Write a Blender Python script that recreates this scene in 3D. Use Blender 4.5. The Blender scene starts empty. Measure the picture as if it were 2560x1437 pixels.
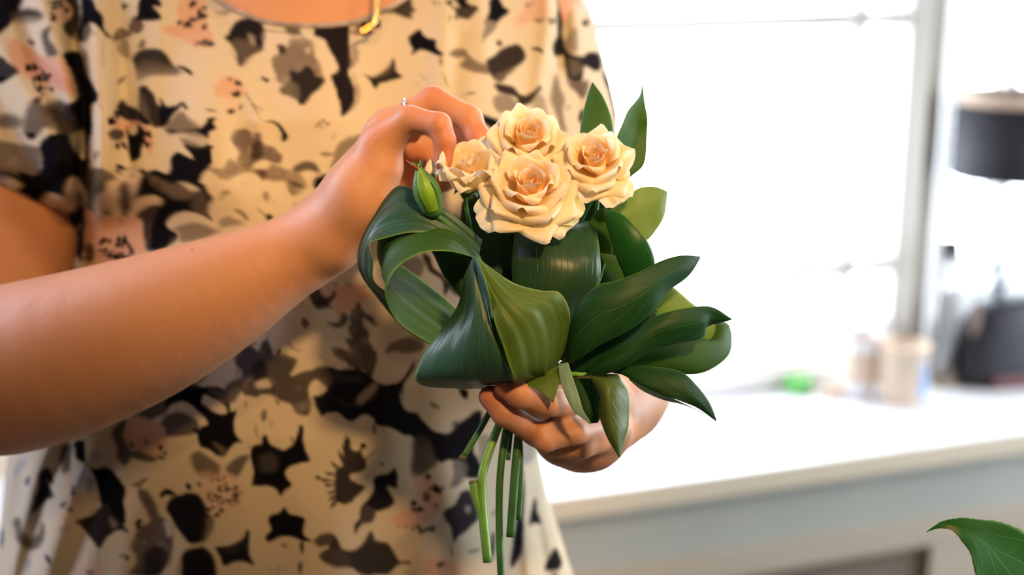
import bpy, math, random
import numpy as np
from mathutils import Vector, Matrix

# ------------------------------------------------------------------ camera, light, exposure
C = bpy.context.scene.collection
SC = bpy.context.scene
FPX, CX, CY = 2560 * 50 / 36, 1280.0, 718.5
CAM = np.array([0.0, 0.0, 1.6]); PITCH = math.radians(15)
FWD = np.array([0, math.cos(PITCH), -math.sin(PITCH)])
UP = np.array([0, math.sin(PITCH), math.cos(PITCH)])
RT = np.array([1.0, 0, 0])

cd = bpy.data.cameras.new('camera'); cam = bpy.data.objects.new('camera', cd); C.objects.link(cam)
cam.location = CAM; cam.rotation_euler = (math.radians(90) - PITCH, 0, 0)
cd.lens = 50; cd.sensor_width = 36; cd.clip_start = 0.05
cd.dof.use_dof = True; cd.dof.focus_distance = 0.79; cd.dof.aperture_fstop = 3.5; cd.dof.aperture_blades = 9
SC.camera = cam
SC.view_settings.view_transform = 'Standard'; SC.view_settings.look = 'None'
SC.view_settings.gamma = 1; SC.view_settings.use_curve_mapping = False
SC.view_settings.exposure = 0.0
SC.cycles.use_denoising = True
SC.cycles.max_bounces = 8

wd = bpy.data.worlds.new('daylight'); SC.world = wd; wd.use_nodes = True
bg = wd.node_tree.nodes['Background']
bg.inputs[0].default_value = (0.80, 0.90, 1.0, 1); bg.inputs[1].default_value = 15.0

def area(name, loc, target, size, power, col, sy=None):
    l = bpy.data.lights.new(name, 'AREA'); l.energy = power; l.color = col
    l.shape = 'RECTANGLE'; l.size = size; l.size_y = sy or size
    o = bpy.data.objects.new(name, l); C.objects.link(o); o.location = loc
    o.rotation_euler = (Vector(target) - Vector(loc)).to_track_quat('-Z', 'Y').to_euler()
    return o
# warm spot lamps on the ceiling of the shop, above and in front of the florist
def spot(name, loc, target, power, col, cone, blend, r):
    l = bpy.data.lights.new(name, 'SPOT'); l.energy = power; l.color = col; l.spot_size = math.radians(cone); l.spot_blend = blend; l.shadow_soft_size = r
    o = bpy.data.objects.new(name, l); C.objects.link(o); o.location = loc
    o.rotation_euler = (Vector(target) - Vector(loc)).to_track_quat('-Z', 'Y').to_euler(); return o
spot('ceiling_spot_light', (0.42, -0.40, 2.42), (0.04, 0.84, 1.50), 138, (1.0, 0.61, 0.26), 23, 1.0, 0.07)
spot('ceiling_spot_light', (-0.15, -0.45, 2.42), (-0.33, 0.95, 1.52), 56, (1.0, 0.60, 0.25), 24, 1.0, 0.07)
area('leaf_fill_light', (1.1, 0.25, 2.6), (0.35, 0.8, 1.2), 0.4, 9, (1.0, 0.70, 0.40))  # added fill for the corner leaf, which the spot cones miss
# daylight of the side window on the left, a little behind her
area('side_window_light', (-1.75, 1.22, 2.3), (0.0, 0.9, 1.3), 0.9, 36, (0.66, 0.70, 1.0), 1.2)

# ------------------------------------------------------------------ helpers
def P(px, py, d):
    return CAM + d * (FWD + RT * ((px - CX) / FPX) + UP * ((CY - py) / FPX))
def Parr(px, py, d):
    px, py, d = np.broadcast_arrays(np.asarray(px, float), np.asarray(py, float), np.asarray(d, float))
    return CAM + d[..., None] * (FWD + RT * ((px - CX) / FPX)[..., None] + UP * ((CY - py) / FPX)[..., None])

def tag(o, label=None, cat=None, group=None, kind=None):
    if label: o['label'] = label
    if cat: o['category'] = cat
    if group: o['group'] = group
    if kind: o['kind'] = kind
    return o
def empty(name, loc, label=None, cat=None, group=None):
    o = bpy.data.objects.new(name, None); o.location = Vector(loc); C.objects.link(o)
    o.empty_display_size = 0.05
    return tag(o, label, cat, group)
def mesh_obj(name, verts, faces, mat, parent=None, smooth=True, uv=None, col=None):
    verts = np.asarray(verts, float).reshape(-1, 3)
    me = bpy.data.meshes.new(name)
    if parent is None:
        org = verts.mean(0); verts = verts - org; org[2] += 0
    else:
        org = None
        base = np.zeros(3); p = parent
        while p is not None:
            base = base + np.array(p.location); p = p.parent
        verts = verts - base
    me.from_pydata(verts.tolist(), [], [tuple(int(i) for i in f) for f in faces])
    if smooth: me.polygons.foreach_set('use_smooth', [True] * len(me.polygons))
    if uv is not None:
        l = me.uv_layers.new(name='UVMap')
        vi = np.empty(len(me.loops), int); me.loops.foreach_get('vertex_index', vi)
        l.data.foreach_set('uv', np.asarray(uv, float)[vi].ravel())
    if col is not None:
        a = me.color_attributes.new('tint', 'FLOAT_COLOR', 'POINT')
        c = np.ones((len(verts), 4)); c[:, :3] = col
        a.data.foreach_set('color', c.ravel())
    if mat is not None: me.materials.append(mat)
    me.update()
    o = bpy.data.objects.new(name, me); C.objects.link(o)
    if org is not None: o.location = Vector(org)
    if parent is not None: o.parent = parent
    return o
def catmull(pts, n):
    pts = np.asarray(pts, float); m = len(pts)
    if m == 2:
        t = np.linspace(0, 1, n)[:, None]; return pts[0] * (1 - t) + pts[1] * t
    q = np.concatenate([(2 * pts[0] - pts[1])[None], pts, (2 * pts[-1] - pts[-2])[None]])
    t = np.linspace(0, m - 1, n); i = np.minimum(t.astype(int), m - 2); f = (t - i)
    shp = (-1,) + (1,) * (pts.ndim - 1); f = f.reshape(shp)
    p0, p1, p2, p3 = q[i], q[i + 1], q[i + 2], q[i + 3]
    return 0.5 * (2 * p1 + (p2 - p0) * f + (2 * p0 - 5 * p1 + 4 * p2 - p3) * f ** 2 + (3 * p1 - p0 - 3 * p2 + p3) * f ** 3)
def grid_faces(nr, nc, wrap=False):
    f = []
    for i in range(nr - 1):
        for j in range(nc if wrap else nc - 1):
            k = (j + 1) % nc
            f.append((i * nc + j, i * nc + k, (i + 1) * nc + k, (i + 1) * nc + j))
    return f
def tube(pts, radii, n=28, seg=10, caps=True):
    pts = catmull(pts, n) if len(pts) > 2 else catmull(pts, max(3, n // 3)); n = len(pts)
    r = np.interp(np.linspace(0, 1, n), np.linspace(0, 1, len(radii)), radii)
    tg = np.gradient(pts, axis=0); tg /= np.linalg.norm(tg, axis=1)[:, None]
    a = np.array([0.13, 0.9, 0.37]); V = []
    u = np.cross(tg[0], a); u /= np.linalg.norm(u)
    for i in range(n):
        u = u - tg[i] * (u @ tg[i]); u /= np.linalg.norm(u); w = np.cross(tg[i], u)
        for k in range(seg):
            th = 2 * math.pi * k / seg
            V.append(pts[i] + r[i] * (u * math.cos(th) + w * math.sin(th)))
    F = grid_faces(n, seg, True)
    if caps:
        F.append(tuple(range(seg))[::-1]); F.append(tuple((n - 1) * seg + k for k in range(seg)))
    return np.array(V), F
def box(c, size, ax=None):
    ax = ax if ax is not None else np.eye(3)
    V = [np.asarray(c) + sum(ax[k] * size[k] * 0.5 * s[k] for k in range(3)) for s in
         [(-1,-1,-1),(1,-1,-1),(1,1,-1),(-1,1,-1),(-1,-1,1),(1,-1,1),(1,1,1),(-1,1,1)]]
    F = [(0,3,2,1),(4,5,6,7),(0,1,5,4),(1,2,6,5),(2,3,7,6),(3,0,4,7)]
    return V, F
def merge(parts):
    V = []; F = []
    for v, f in parts:
        k = len(V); V += list(v); F += [tuple(i + k for i in q) for q in f]
    return np.array(V), F
def lathe(profile, c, seg=32, axis=(0,0,1), u=(1,0,0)):
    axis = np.asarray(axis, float); u = np.asarray(u, float); w = np.cross(axis, u); V = []
    for r, z in profile:
        for k in range(seg):
            th = 2 * math.pi * k / seg
            V.append(np.asarray(c) + axis * z + r * (u * math.cos(th) + w * math.sin(th)))
    F = grid_faces(len(profile), seg, True)
    return np.array(V), F

# ------------------------------------------------------------------ materials
def srgb(r, g, b):
    f = lambda c: (c / 255) / 12.92 if c / 255 <= 0.04045 else ((c / 255 + 0.055) / 1.055) ** 2.4
    return (f(r), f(g), f(b))
def mat(name, col=(0.8,0.8,0.8), rough=0.5, spec=0.5, metal=0.0, noise=None, bump=None, coat=0):
    m = bpy.data.materials.new(name); m.use_nodes = True; nt = m.node_tree
    b = nt.nodes['Principled BSDF']
    b.inputs['Base Color'].default_value = (*col, 1); b.inputs['Roughness'].default_value = rough
    b.inputs['Specular IOR Level'].default_value = spec; b.inputs['Metallic'].default_value = metal
    b.inputs['Coat Weight'].default_value = coat
    tc = nt.nodes.new('ShaderNodeTexCoord')
    if noise:
        n = nt.nodes.new('ShaderNodeTexNoise'); n.inputs['Scale'].default_value = noise[0]; n.inputs['Detail'].default_value = 5
        nt.links.new(tc.outputs['Object'], n.inputs['Vector'])
        r = nt.nodes.new('ShaderNodeValToRGB')
        r.color_ramp.elements[0].position = 0.3; r.color_ramp.elements[1].position = 0.7
        r.color_ramp.elements[0].color = (*[c * (1 - noise[1]) for c in col], 1)
        r.color_ramp.elements[1].color = (*[min(1, c * (1 + noise[1])) for c in col], 1)
        nt.links.new(n.outputs['Fac'], r.inputs['Fac']); nt.links.new(r.outputs['Color'], b.inputs['Base Color'])
    if bump:
        n = nt.nodes.new('ShaderNodeTexNoise'); n.inputs['Scale'].default_value = bump[0]; n.inputs['Detail'].default_value = 4
        nt.links.new(tc.outputs['Object'], n.inputs['Vector'])
        bp = nt.nodes.new('ShaderNodeBump'); bp.inputs['Strength'].default_value = bump[1]; bp.inputs['Distance'].default_value = bump[2]
        nt.links.new(n.outputs['Fac'], bp.inputs['Height']); nt.links.new(bp.outputs['Normal'], b.inputs['Normal'])
    return m
def N(nt, t, **kw):
    n = nt.nodes.new(t)
    for k, v in kw.items():
        if k in n.inputs: n.inputs[k].default_value = v
        else: setattr(n, k, v)
    return n
def math_n(nt, op, a, b=None, clamp=False):
    n = nt.nodes.new('ShaderNodeMath'); n.operation = op; n.use_clamp = clamp
    for i, x in enumerate([a, b]):
        if x is None: continue
        if isinstance(x, (int, float)): n.inputs[i].default_value = x
        else: nt.links.new(x, n.inputs[i])
    return n.outputs[0]
def mixc(nt, fac, a, b, mode='MIX'):
    n = nt.nodes.new('ShaderNodeMix'); n.data_type = 'RGBA'; n.blend_type = mode
    for i, x in ((0, fac), (6, a), (7, b)):
        if isinstance(x, (int, float)): n.inputs[i].default_value = x
        elif isinstance(x, tuple): n.inputs[i].default_value = (*x, 1)
        else: nt.links.new(x, n.inputs[i])
    return n.outputs[2]

def leaf_mat(name, dark, light, under, kind='parallel', nveins=9, rough=0.32, trans=0.25, edge=None, brown=False):
    """leaf blade: u across (-1..1 stored 0..1), v along.  Veins and rim are colour and fine relief."""
    m = bpy.data.materials.new(name); m.use_nodes = True; nt = m.node_tree; L = nt.links
    b = nt.nodes['Principled BSDF']; out = nt.nodes['Material Output']
    uvn = N(nt, 'ShaderNodeUVMap'); sp = N(nt, 'ShaderNodeSeparateXYZ'); L.new(uvn.outputs[0], sp.inputs[0])
    u, v = sp.outputs[0], sp.outputs[1]
    s = math_n(nt, 'MULTIPLY', math_n(nt, 'SUBTRACT', u, 0.5), 2.0); a = math_n(nt, 'ABSOLUTE', s)
    tc = N(nt, 'ShaderNodeTexCoord')
    ns = N(nt, 'ShaderNodeTexNoise', Scale=30.0, Detail=3.0); L.new(tc.outputs['Object'], ns.inputs['Vector'])
    if kind == 'parallel':
        w = math_n(nt, 'MULTIPLY', s, float(nveins)); w = math_n(nt, 'ADD', w, math_n(nt, 'MULTIPLY', ns.outputs['Fac'], 1.6))
    else:
        w = math_n(nt, 'SUBTRACT', math_n(nt, 'MULTIPLY', v, float(nveins)), math_n(nt, 'MULTIPLY', math_n(nt, 'POWER', a, 0.8), 2.2))
        w = math_n(nt, 'ADD', w, math_n(nt, 'MULTIPLY', ns.outputs['Fac'], 0.6))
    fr = math_n(nt, 'ABSOLUTE', math_n(nt, 'SUBTRACT', math_n(nt, 'FRACT', w), 0.5))
    wv = 0.05 if kind == 'parallel' else 0.05
    vein = math_n(nt, 'SUBTRACT', 1.0, math_n(nt, 'DIVIDE', fr, wv), True)
    mid = math_n(nt, 'SUBTRACT', 1.0, math_n(nt, 'DIVIDE', a, 0.035), True)
    # fine parallel streaks
    mp = N(nt, 'ShaderNodeCombineXYZ'); L.new(math_n(nt, 'MULTIPLY', s, 30.0), mp.inputs[0]); L.new(math_n(nt, 'MULTIPLY', v, 1.2), mp.inputs[1])
    st = N(nt, 'ShaderNodeTexNoise', Scale=1.0, Detail=3.0); L.new(mp.outputs[0], st.inputs['Vector'])
    big = N(nt, 'ShaderNodeTexNoise', Scale=14.0, Detail=2.0); L.new(tc.outputs['Object'], big.inputs['Vector'])
    f = math_n(nt, 'ADD', math_n(nt, 'MULTIPLY', st.outputs['Fac'], 0.55), math_n(nt, 'MULTIPLY', big.outputs['Fac'], 0.45))
    rp = N(nt, 'ShaderNodeMapRange'); L.new(f, rp.inputs[0]); rp.inputs[1].default_value = 0.36; rp.inputs[2].default_value = 0.64
    c = mixc(nt, rp.outputs[0], dark, light)
    vc = tuple(min(1, x * 1.9 + 0.015) for x in light)
    if kind == 'parallel':
        c = mixc(nt, math_n(nt, 'MULTIPLY', vein, 0.25), c, tuple(x * 0.45 for x in dark))
    else:
        c = mixc(nt, math_n(nt, 'MULTIPLY', vein, 0.45), c, vc)
        c = mixc(nt, math_n(nt, 'MULTIPLY', mid, 0.7), c, vc)
    ed = edge or (min(1, light[0] * 3 + .06), min(1, light[1] * 2.3 + .08), light[2] * 1.2 + .02)
    rim = math_n(nt, 'MULTIPLY', math_n(nt, 'SUBTRACT', a, 0.935), 16.0, True)  # rim highlight painted as a yellowish line along the blade edge
    c = mixc(nt, math_n(nt, 'MULTIPLY', rim, 0.8), c, ed)
    if brown:
        pv = math_n(nt, 'SUBTRACT', 1.0, math_n(nt, 'DIVIDE', math_n(nt, 'ABSOLUTE', math_n(nt, 'SUBTRACT', v, brown)), 0.09), True)
        pv = math_n(nt, 'MULTIPLY', pv, math_n(nt, 'GREATER_THAN', s, -0.15), True)
        c = mixc(nt, math_n(nt, 'MULTIPLY', pv, math_n(nt, 'ADD', ns.outputs['Fac'], 0.35), True), c, (0.42, 0.28, 0.08))
    geo = N(nt, 'ShaderNodeNewGeometry')
    c = mixc(nt, geo.outputs['Backfacing'], c, mixc(nt, 0.75, c, under))
    L.new(c, b.inputs['Base Color']); b.inputs['Roughness'].default_value = rough
    b.inputs['Specular IOR Level'].default_value = 0.3
    h = math_n(nt, 'ADD', math_n(nt, 'MULTIPLY', vein, -0.7), math_n(nt, 'MULTIPLY', st.outputs['Fac'], 0.5))
    bp = N(nt, 'ShaderNodeBump', Strength=0.35, Distance=0.0005); L.new(h, bp.inputs['Height']); L.new(bp.outputs['Normal'], b.inputs['Normal'])
    tr = N(nt, 'ShaderNodeBsdfTranslucent'); L.new(mixc(nt, 0.5, c, tuple(min(1, x * 2) for x in light)), tr.inputs['Color'])
    mx = N(nt, 'ShaderNodeMixShader'); mx.inputs[0].default_value = trans
    L.new(b.outputs[0], mx.inputs[1]); L.new(tr.outputs[0], mx.inputs[2]); L.new(mx.outputs[0], out.inputs[0])
    return m

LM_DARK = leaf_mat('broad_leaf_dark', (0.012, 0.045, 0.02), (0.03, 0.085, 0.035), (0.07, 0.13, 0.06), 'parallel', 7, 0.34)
LM_TEAL = leaf_mat('broad_leaf_blue_green', (0.02, 0.07, 0.045), (0.05, 0.13, 0.08), (0.07, 0.13, 0.08), 'parallel', 9, 0.36, 0.1)
LM_YEL = leaf_mat('broad_leaf_yellow_green', (0.05, 0.11, 0.015), (0.12, 0.20, 0.03), (0.10, 0.2, 0.04), 'parallel', 6, 0.48, 0.25)
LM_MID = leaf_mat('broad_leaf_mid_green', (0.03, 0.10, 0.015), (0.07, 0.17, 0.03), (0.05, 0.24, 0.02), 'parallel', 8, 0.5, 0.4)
LM_PALE = leaf_mat('broad_leaf_pale_backlit', (0.15, 0.24, 0.05), (0.26, 0.36, 0.12), (0.3, 0.42, 0.16), 'parallel', 8, 0.45, 0.4)  # paler base colour carries the window backlight on these leaves
LM_PIN = leaf_mat('veined_leaf_dark', (0.005, 0.040, 0.009), (0.011, 0.072, 0.015), (0.16, 0.26, 0.17), 'pinnate', 6, 0.5, 0.22)
LM_PINY = leaf_mat('veined_leaf_olive', (0.05, 0.10, 0.015), (0.10, 0.15, 0.03), (0.10, 0.15, 0.06), 'pinnate', 7, 0.4, 0.2)
LM_PINT = leaf_mat('veined_leaf_pale_teal', (0.15, 0.27, 0.19), (0.22, 0.36, 0.27), (0.15, 0.25, 0.16), 'pinnate', 7, 0.4, 0.15)
LM_FORE = leaf_mat('toothed_leaf_green', (0.03, 0.17, 0.015), (0.06, 0.26, 0.03), (0.08, 0.2, 0.04), 'pinnate', 5, 0.6, 0.3, edge=(0.45, 0.6, 0.25), brown=0.21)
M_STEM_L = mat('stem_light_green', (0.17, 0.38, 0.07), 0.4, 0.5, noise=(60, 0.25), bump=(200, 0.3, 0.0004))
M_STEM_D = mat('stem_dark_green', (0.045, 0.15, 0.035), 0.4, 0.5, noise=(60, 0.3), bump=(200, 0.3, 0.0004))
M_SEPAL = mat('sepal_green', (0.07, 0.19, 0.05), 0.45, 0.4, noise=(80, 0.35))
M_SEPAL_B = mat('bud_bright_green', (0.16, 0.33, 0.02), 0.45, 0.4, noise=(80, 0.3))
M_RED = mat('sepal_red_tip', (0.28, 0.05, 0.03), 0.5)
M_CUT = mat('cut_stem_end', (0.16, 0.13, 0.05), 0.7, noise=(200, 0.4))

# ------------------------------------------------------------------ the room behind
WD = np.array([0.945, 0.327, 0.0]); WN = np.array([-0.327, 0.945, 0.0]); E0 = np.array([0.056, 1.846, 0.0])
ZUP = np.array([0, 0, 1.0]); WAX = np.array([WD, WN, ZUP])
def W(s, t, z): return E0 + WD * s + WN * t + ZUP * z
def ray(px, py): return FWD + RT * ((px - CX) / FPX) + UP * ((CY - py) / FPX)
def PW(px, py, t):      # where the sight line meets the upright plane t behind the counter edge -> (s, z)
    r = ray(px, py); k = (t - (CAM - E0) @ WN) / (r @ WN); q = CAM + r * k
    return (q - E0) @ WD, q[2]
def PZ(px, py, z):      # same for a level plane -> (s, t)
    r = ray(px, py); k = (z - CAM[2]) / r[2]; q = CAM + r * k
    return (q - E0) @ WD, (q - E0) @ WN
def wbox(s0, s1, t0, t1, z0, z1):
    return box(W((s0 + s1) / 2, (t0 + t1) / 2, (z0 + z1) / 2), (s1 - s0, t1 - t0, z1 - z0), WAX)
ZC = 0.80
M_WALL = mat('wall_white_paint', (0.86, 0.86, 0.85), 0.7, noise=(3, 0.02))
M_TRIM = mat('trim_white_paint', (0.82, 0.81, 0.78), 0.45)
M_TAUPE = mat('post_taupe_paint', (0.27, 0.24, 0.20), 0.6)
M_TOP = mat('counter_white_laminate', (0.85, 0.86, 0.88), 0.35, noise=(6, 0.03))
M_EDGE = mat('counter_cream_edge', (0.70, 0.62, 0.48), 0.5)
M_APRON = mat('panel_grey_green', (0.43, 0.45, 0.41), 0.5, noise=(5, 0.05))
M_RAIL = mat('rail_cream', (0.50, 0.43, 0.34), 0.55)
M_DRAWER = mat('drawer_taupe', (0.20, 0.16, 0.12), 0.55)
M_FLOOR = mat('floor_boards', (0.13, 0.09, 0.06), 0.5, noise=(4, 0.2))
M_SHOP = mat('wall_brown_paint', (0.16, 0.12, 0.09), 0.7, noise=(3, 0.05))
def struct(name, VF, m, parent=None):
    o = mesh_obj(name, VF[0], VF[1], m, parent, smooth=False)
    if parent is None: o['kind'] = 'structure'
    return o
TB = 0.36
zRail = PW(1850, 690, TB + .1)[1]; zW0 = PW(1850, 925, TB)[1]; print('zW0', zW0)
s_l = PW(900, 400, TB)[0]; s_r1 = PW(2344, 500, TB)[0]
s_l2 = PW(2366, 500, TB)[0]; s_r2 = PW(3000, 500, TB)[0]
zTop = 2.45; WT = 0.22
sL, sR = -2.2, 2.6
V, F = merge([wbox(sL, s_l, TB, TB + WT, 0, zTop + .3), wbox(s_l, s_r1, TB, TB + WT, 0, zW0), wbox(s_l, s_r2, TB, TB + WT, zTop, zTop + .3),
              wbox(s_r1, s_l2, TB, TB + WT, 0, zTop), wbox(s_l2, s_r2, TB, TB + WT, 0, ZC + 0.13), wbox(s_r2, sR, TB, TB + WT, 0, zTop + .3)])
struct('wall_back', (V, F), M_WALL)
# floor, ceiling, side walls
struct('floor', box((0, 0.3, -0.05), (7, 6.6, 0.1)), M_FLOOR)
struct('ceiling', box((0, 0.3, 2.8), (7, 6.6, 0.1)), M_SHOP)
V, F = merge([box((-2.15, -0.95, 1.375), (0.12, 3.9, 2.75)), box((-2.15, 1.5, 0.75), (0.12, 1.0, 1.5)), box((-2.15, 1.5, 2.7), (0.12, 1.0, 0.1)), box((-2.15, 2.8, 1.375), (0.12, 1.6, 2.75))])
struct('wall_left', (V, F), M_SHOP)
struct('wall_right', merge([box((2.75, -0.9, 1.375), (0.12, 3.6, 2.75)), box((2.75, 1.75, 0.4), (0.12, 1.7, 0.8)), box((2.75, 1.75, 2.65), (0.12, 1.7, 0.2)), box((2.75, 3.0, 1.375), (0.12, 0.8, 2.75))]), M_SHOP)  # window opening added in this unseen wall to light counter and back wall
struct('wall_front', box((0.3, -2.7, 1.375), (5.0, 0.12, 2.75)), M_SHOP)

def glass_mat():
    m = bpy.data.materials.new('window_glass'); m.use_nodes = True; nt = m.node_tree
    g = N(nt, 'ShaderNodeBsdfGlossy'); g.inputs['Roughness'].default_value = 0.02
    t = N(nt, 'ShaderNodeBsdfTransparent'); mx = N(nt, 'ShaderNodeMixShader'); mx.inputs[0].default_value = 0.06
    nt.links.new(t.outputs[0], mx.inputs[1]); nt.links.new(g.outputs[0], mx.inputs[2])
    nt.links.new(mx.outputs[0], nt.nodes['Material Output'].inputs[0]); return m
M_GLASS = glass_mat()
def window(name, s0, s1, z0, z1, cols, rows, t=TB + 0.08, fw=0.022):
    root = empty(name, W((s0 + s1) / 2, t, z0)); root['kind'] = 'structure'
    V, F = merge([wbox(s0, s0 + fw, t, t + .05, z0, z1), wbox(s1 - fw, s1, t, t + .05, z0, z1),
                  wbox(s0 + fw, s1 - fw, t, t + .05, z0, z0 + fw), wbox(s0 + fw, s1 - fw, t, t + .05, z1 - fw, z1)])
    struct('window_frame', (V, F), M_TRIM, root)
    for c in cols: struct('glazing_bar', wbox(c - .012, c + .012, t + .005, t + .045, z0 + fw, z1 - fw), M_TRIM, root)
    for r in rows: struct('glazing_bar', wbox(s0 + fw, s1 - fw, t + .005, t + .045, r - .014, r + .014), M_TRIM, root)
    es = [s0 + fw / 2] + list(cols) + [s1 - fw / 2]; ez = [z0 + fw / 2] + list(rows) + [z1 - fw / 2]
    for a, b in zip(es[:-1], es[1:]):
        for c, d in zip(ez[:-1], ez[1:]):
            struct('pane', wbox(a + .012, b - .012, t + .022, t + .026, c + .012, d - .012), M_GLASS, root)
    return root
sm = PW(2130, 300, TB + .1)[0]; zm = PW(1850, 55, TB + .1)[1]
window('window_1', s_l, s_r1, zW0, zTop, [sm - .62, sm], [zRail, zm])
s2 = PW(2530, 100, TB + .1)[0]
window('window_2', s_l2, s_r2, ZC + 0.13, zTop, [s2], [zm + 0.1])
# window board under window 1, post between the windows
struct('window_sill', wbox(s_l - .04, s_r1 - .02, TB - 0.05, TB + .07, zW0 - 0.02, zW0 + 0.005), M_TRIM)
struct('trim_1', wbox(sL, PW(2085, 900, TB)[0], TB - 0.03, TB, ZC + 0.0, ZC + 0.035), M_EDGE)
sp0, sp1 = PW(2304, 400, 0.30)[0], PW(2337, 400, 0.30)[0]
struct('trim_2', wbox(sp0, sp1, 0.295, TB, ZC, 2.75), M_TAUPE)

# the counter: top, edging, apron, rail, drawer front
ct = empty('work_counter', W(0.3, 0.15, 0), 'white topped work counter under the windows with grey green apron and cream rail', 'counter')
mesh_obj('counter_top', *wbox(-2.0, 2.3, 0.0, TB, ZC - 0.03, ZC), M_TOP, ct, False)
mesh_obj('edge_strip', *wbox(-2.0, 2.3, -0.004, -0.0002, ZC - 0.034, ZC - 0.001), M_EDGE, ct, False)
za = [PW(1970, y, 0.03)[1] for y in (1262, 1262)]
zr0 = PW(1970, 1345, 0.03)[1]; zr1 = PW(1970, 1415, 0.03)[1]
mesh_obj('apron_panel', *wbox(-2.0, 2.3, 0.03, 0.05, zr0, ZC - 0.03), M_APRON, ct, False)
mesh_obj('rail', *wbox(-2.0, 2.3, 0.022, 0.05, zr1, zr0 - .0005), M_RAIL, ct, False)
sd = PW(2312, 1400, 0.04)[0]
mesh_obj('drawer_front', *wbox(-0.35, sd, 0.04, 0.058, 0.38, zr1 - .0005), M_DRAWER, ct, False)
mesh_obj('side_post', *wbox(sd + .0005, 2.3, 0.026, 0.058, 0.0, zr1 - .0005), M_RAIL, ct, False)
mesh_obj('lower_door', *wbox(-2.0, -0.3505, 0.04, 0.058, 0.0, zr1 - .0005), M_RAIL, ct, False)
mesh_obj('lower_shelf', *wbox(-0.35, sd, 0.03, TB - .02, 0.0, 0.379), M_RAIL, ct, False)

# things on the counter
def on_counter(px, py): s, t = PZ(px, py, ZC); return s, t
def tub(name, px, pyb, wpx, hpx, label, body, lid, cat, extra=None, taper=1.0):
    s, t = on_counter(px, pyb); c = W(s, t, ZC); dd = (c - CAM) @ FWD; k = dd / FPX
    r = wpx * k / 2; h = hpx * k
    root = empty(name, c, label, cat)
    mesh_obj('body', *lathe([(0.001, 0.002), (r * .93 * taper, 0.002), (r * .95 * taper, .006), (r, h * .96), (r * 1.03, h * .965), (r * 1.03, h), (r * .93, h), (r * .9, h * .9), (0.001, h * .88)], c), body, root)
    if extra is not None:
        mesh_obj('paper_label', *lathe([(r * .985, h * .25), (r * 1.0, h * .75)], c + 0, 32), extra, root)
    if lid is not None:
        mesh_obj('rim', *lathe([(r * 1.035, h * .95), (r * 1.06, h * .95), (r * 1.06, h * 1.02), (r * .95, h * 1.02), (r * .95, h * .96)], c), lid, root)
    return root
M_BEIGE = mat('tub_beige', (0.72, 0.58, 0.44), 0.5, noise=(20, 0.1)); M_TAN = mat('tub_tan', (0.66, 0.48, 0.33), 0.5, noise=(20, 0.15))
M_BLUE = mat('label_blue', (0.16, 0.32, 0.62), 0.4); M_WHITE = mat('white_plastic', (0.85, 0.85, 0.86), 0.4)
M_BLACK = mat('black_fabric', (0.018, 0.017, 0.026), 0.6, noise=(30, 0.3)); M_GREENP = mat('green_plastic', (0.12, 0.62, 0.10), 0.4)
M_WOOD = mat('light_wood', (0.62, 0.46, 0.33), 0.5, noise=(30, 0.15)); M_BRASS = mat('brown_stick', (0.28, 0.20, 0.16), 0.5)
M_DK = mat('dark_red_brown', (0.12, 0.05, 0.05), 0.6, noise=(20, 0.4))
tub('ribbon_tub', 2148, 985, 88, 160, 'pale beige round tub with tan rim, farther of two on the counter', M_WHITE, M_TAN, 'tub', M_BEIGE)
t2 = tub('paint_tub', 2255, 1000, 118, 145, 'tan round tub with a blue strip on its side, standing beside the window post', M_BEIGE, M_TAN, 'tub')
s, t = on_counter(2250, 1000); c = W(s, t, ZC); k = ((c - CAM) @ FWD) / FPX
V = []; n = 10; r = 61 * k
for zz in (0.01, 135 * k * .9):
    for i in range(n):
        th = math.radians(-58 + 34 * i / (n - 1)); V.append(c + np.array([math.cos(th) * r * 1.01, math.sin(th) * r * 1.01, zz]))
mesh_obj('side_strip', V, grid_faces(2, n), M_BLUE, t2)
# white roll behind
tub('paper_roll', 2215, 925, 60, 120, 'white paper roll standing between the two tubs', M_WHITE, None, 'paper roll')
# green sponge-like tape, small
s, t = on_counter(1997, 975); c = W(s, t, ZC)
g = empty('green_tape_roll', c, 'small bright green tape roll lying on the counter by the window', 'tape')
mesh_obj('roll', *lathe([(.009, 0.0005), (.021, 0.0005), (.022, .004), (.022, .02), (.02, .023), (.009, .023), (.009, .0005)], c), M_GREENP, g)
mesh_obj('core', *lathe([(.0088, 0.001), (.0088, .0225), (.0075, .0225), (.0075, .001), (.0088, .001)], c), M_TAN, g)
def slab(name, px, py, sx, sy, sz, rot, m, label, cat):
    s, t = on_counter(px, py); c = W(s, t, ZC + sz / 2 + .0005); a = math.radians(rot)
    ax = np.array([[math.cos(a), math.sin(a), 0], [-math.sin(a), math.cos(a), 0], [0, 0, 1]])
    o = mesh_obj(name, *box(c, (sx, sy, sz), ax), m, None, False); tag(o, label, cat)
    bv = o.modifiers.new('round', 'BEVEL'); bv.width = min(sz * .3, .004); bv.segments = 2
    return o
slab('kraft_card', 2085, 985, .05, .03, .012, 20, M_TAN, 'small tan card box lying left of the tubs on the counter', 'box')
slab('wood_block', 2400, 955, .085, .03, .014, 10, M_WOOD, 'flat light wooden strip lying before the black bag', 'wood strip')
slab('dark_purse', 2520, 965, .08, .04, .022, 12, M_DK, 'small dark red brown pouch lying before the black bag', 'pouch')
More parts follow.
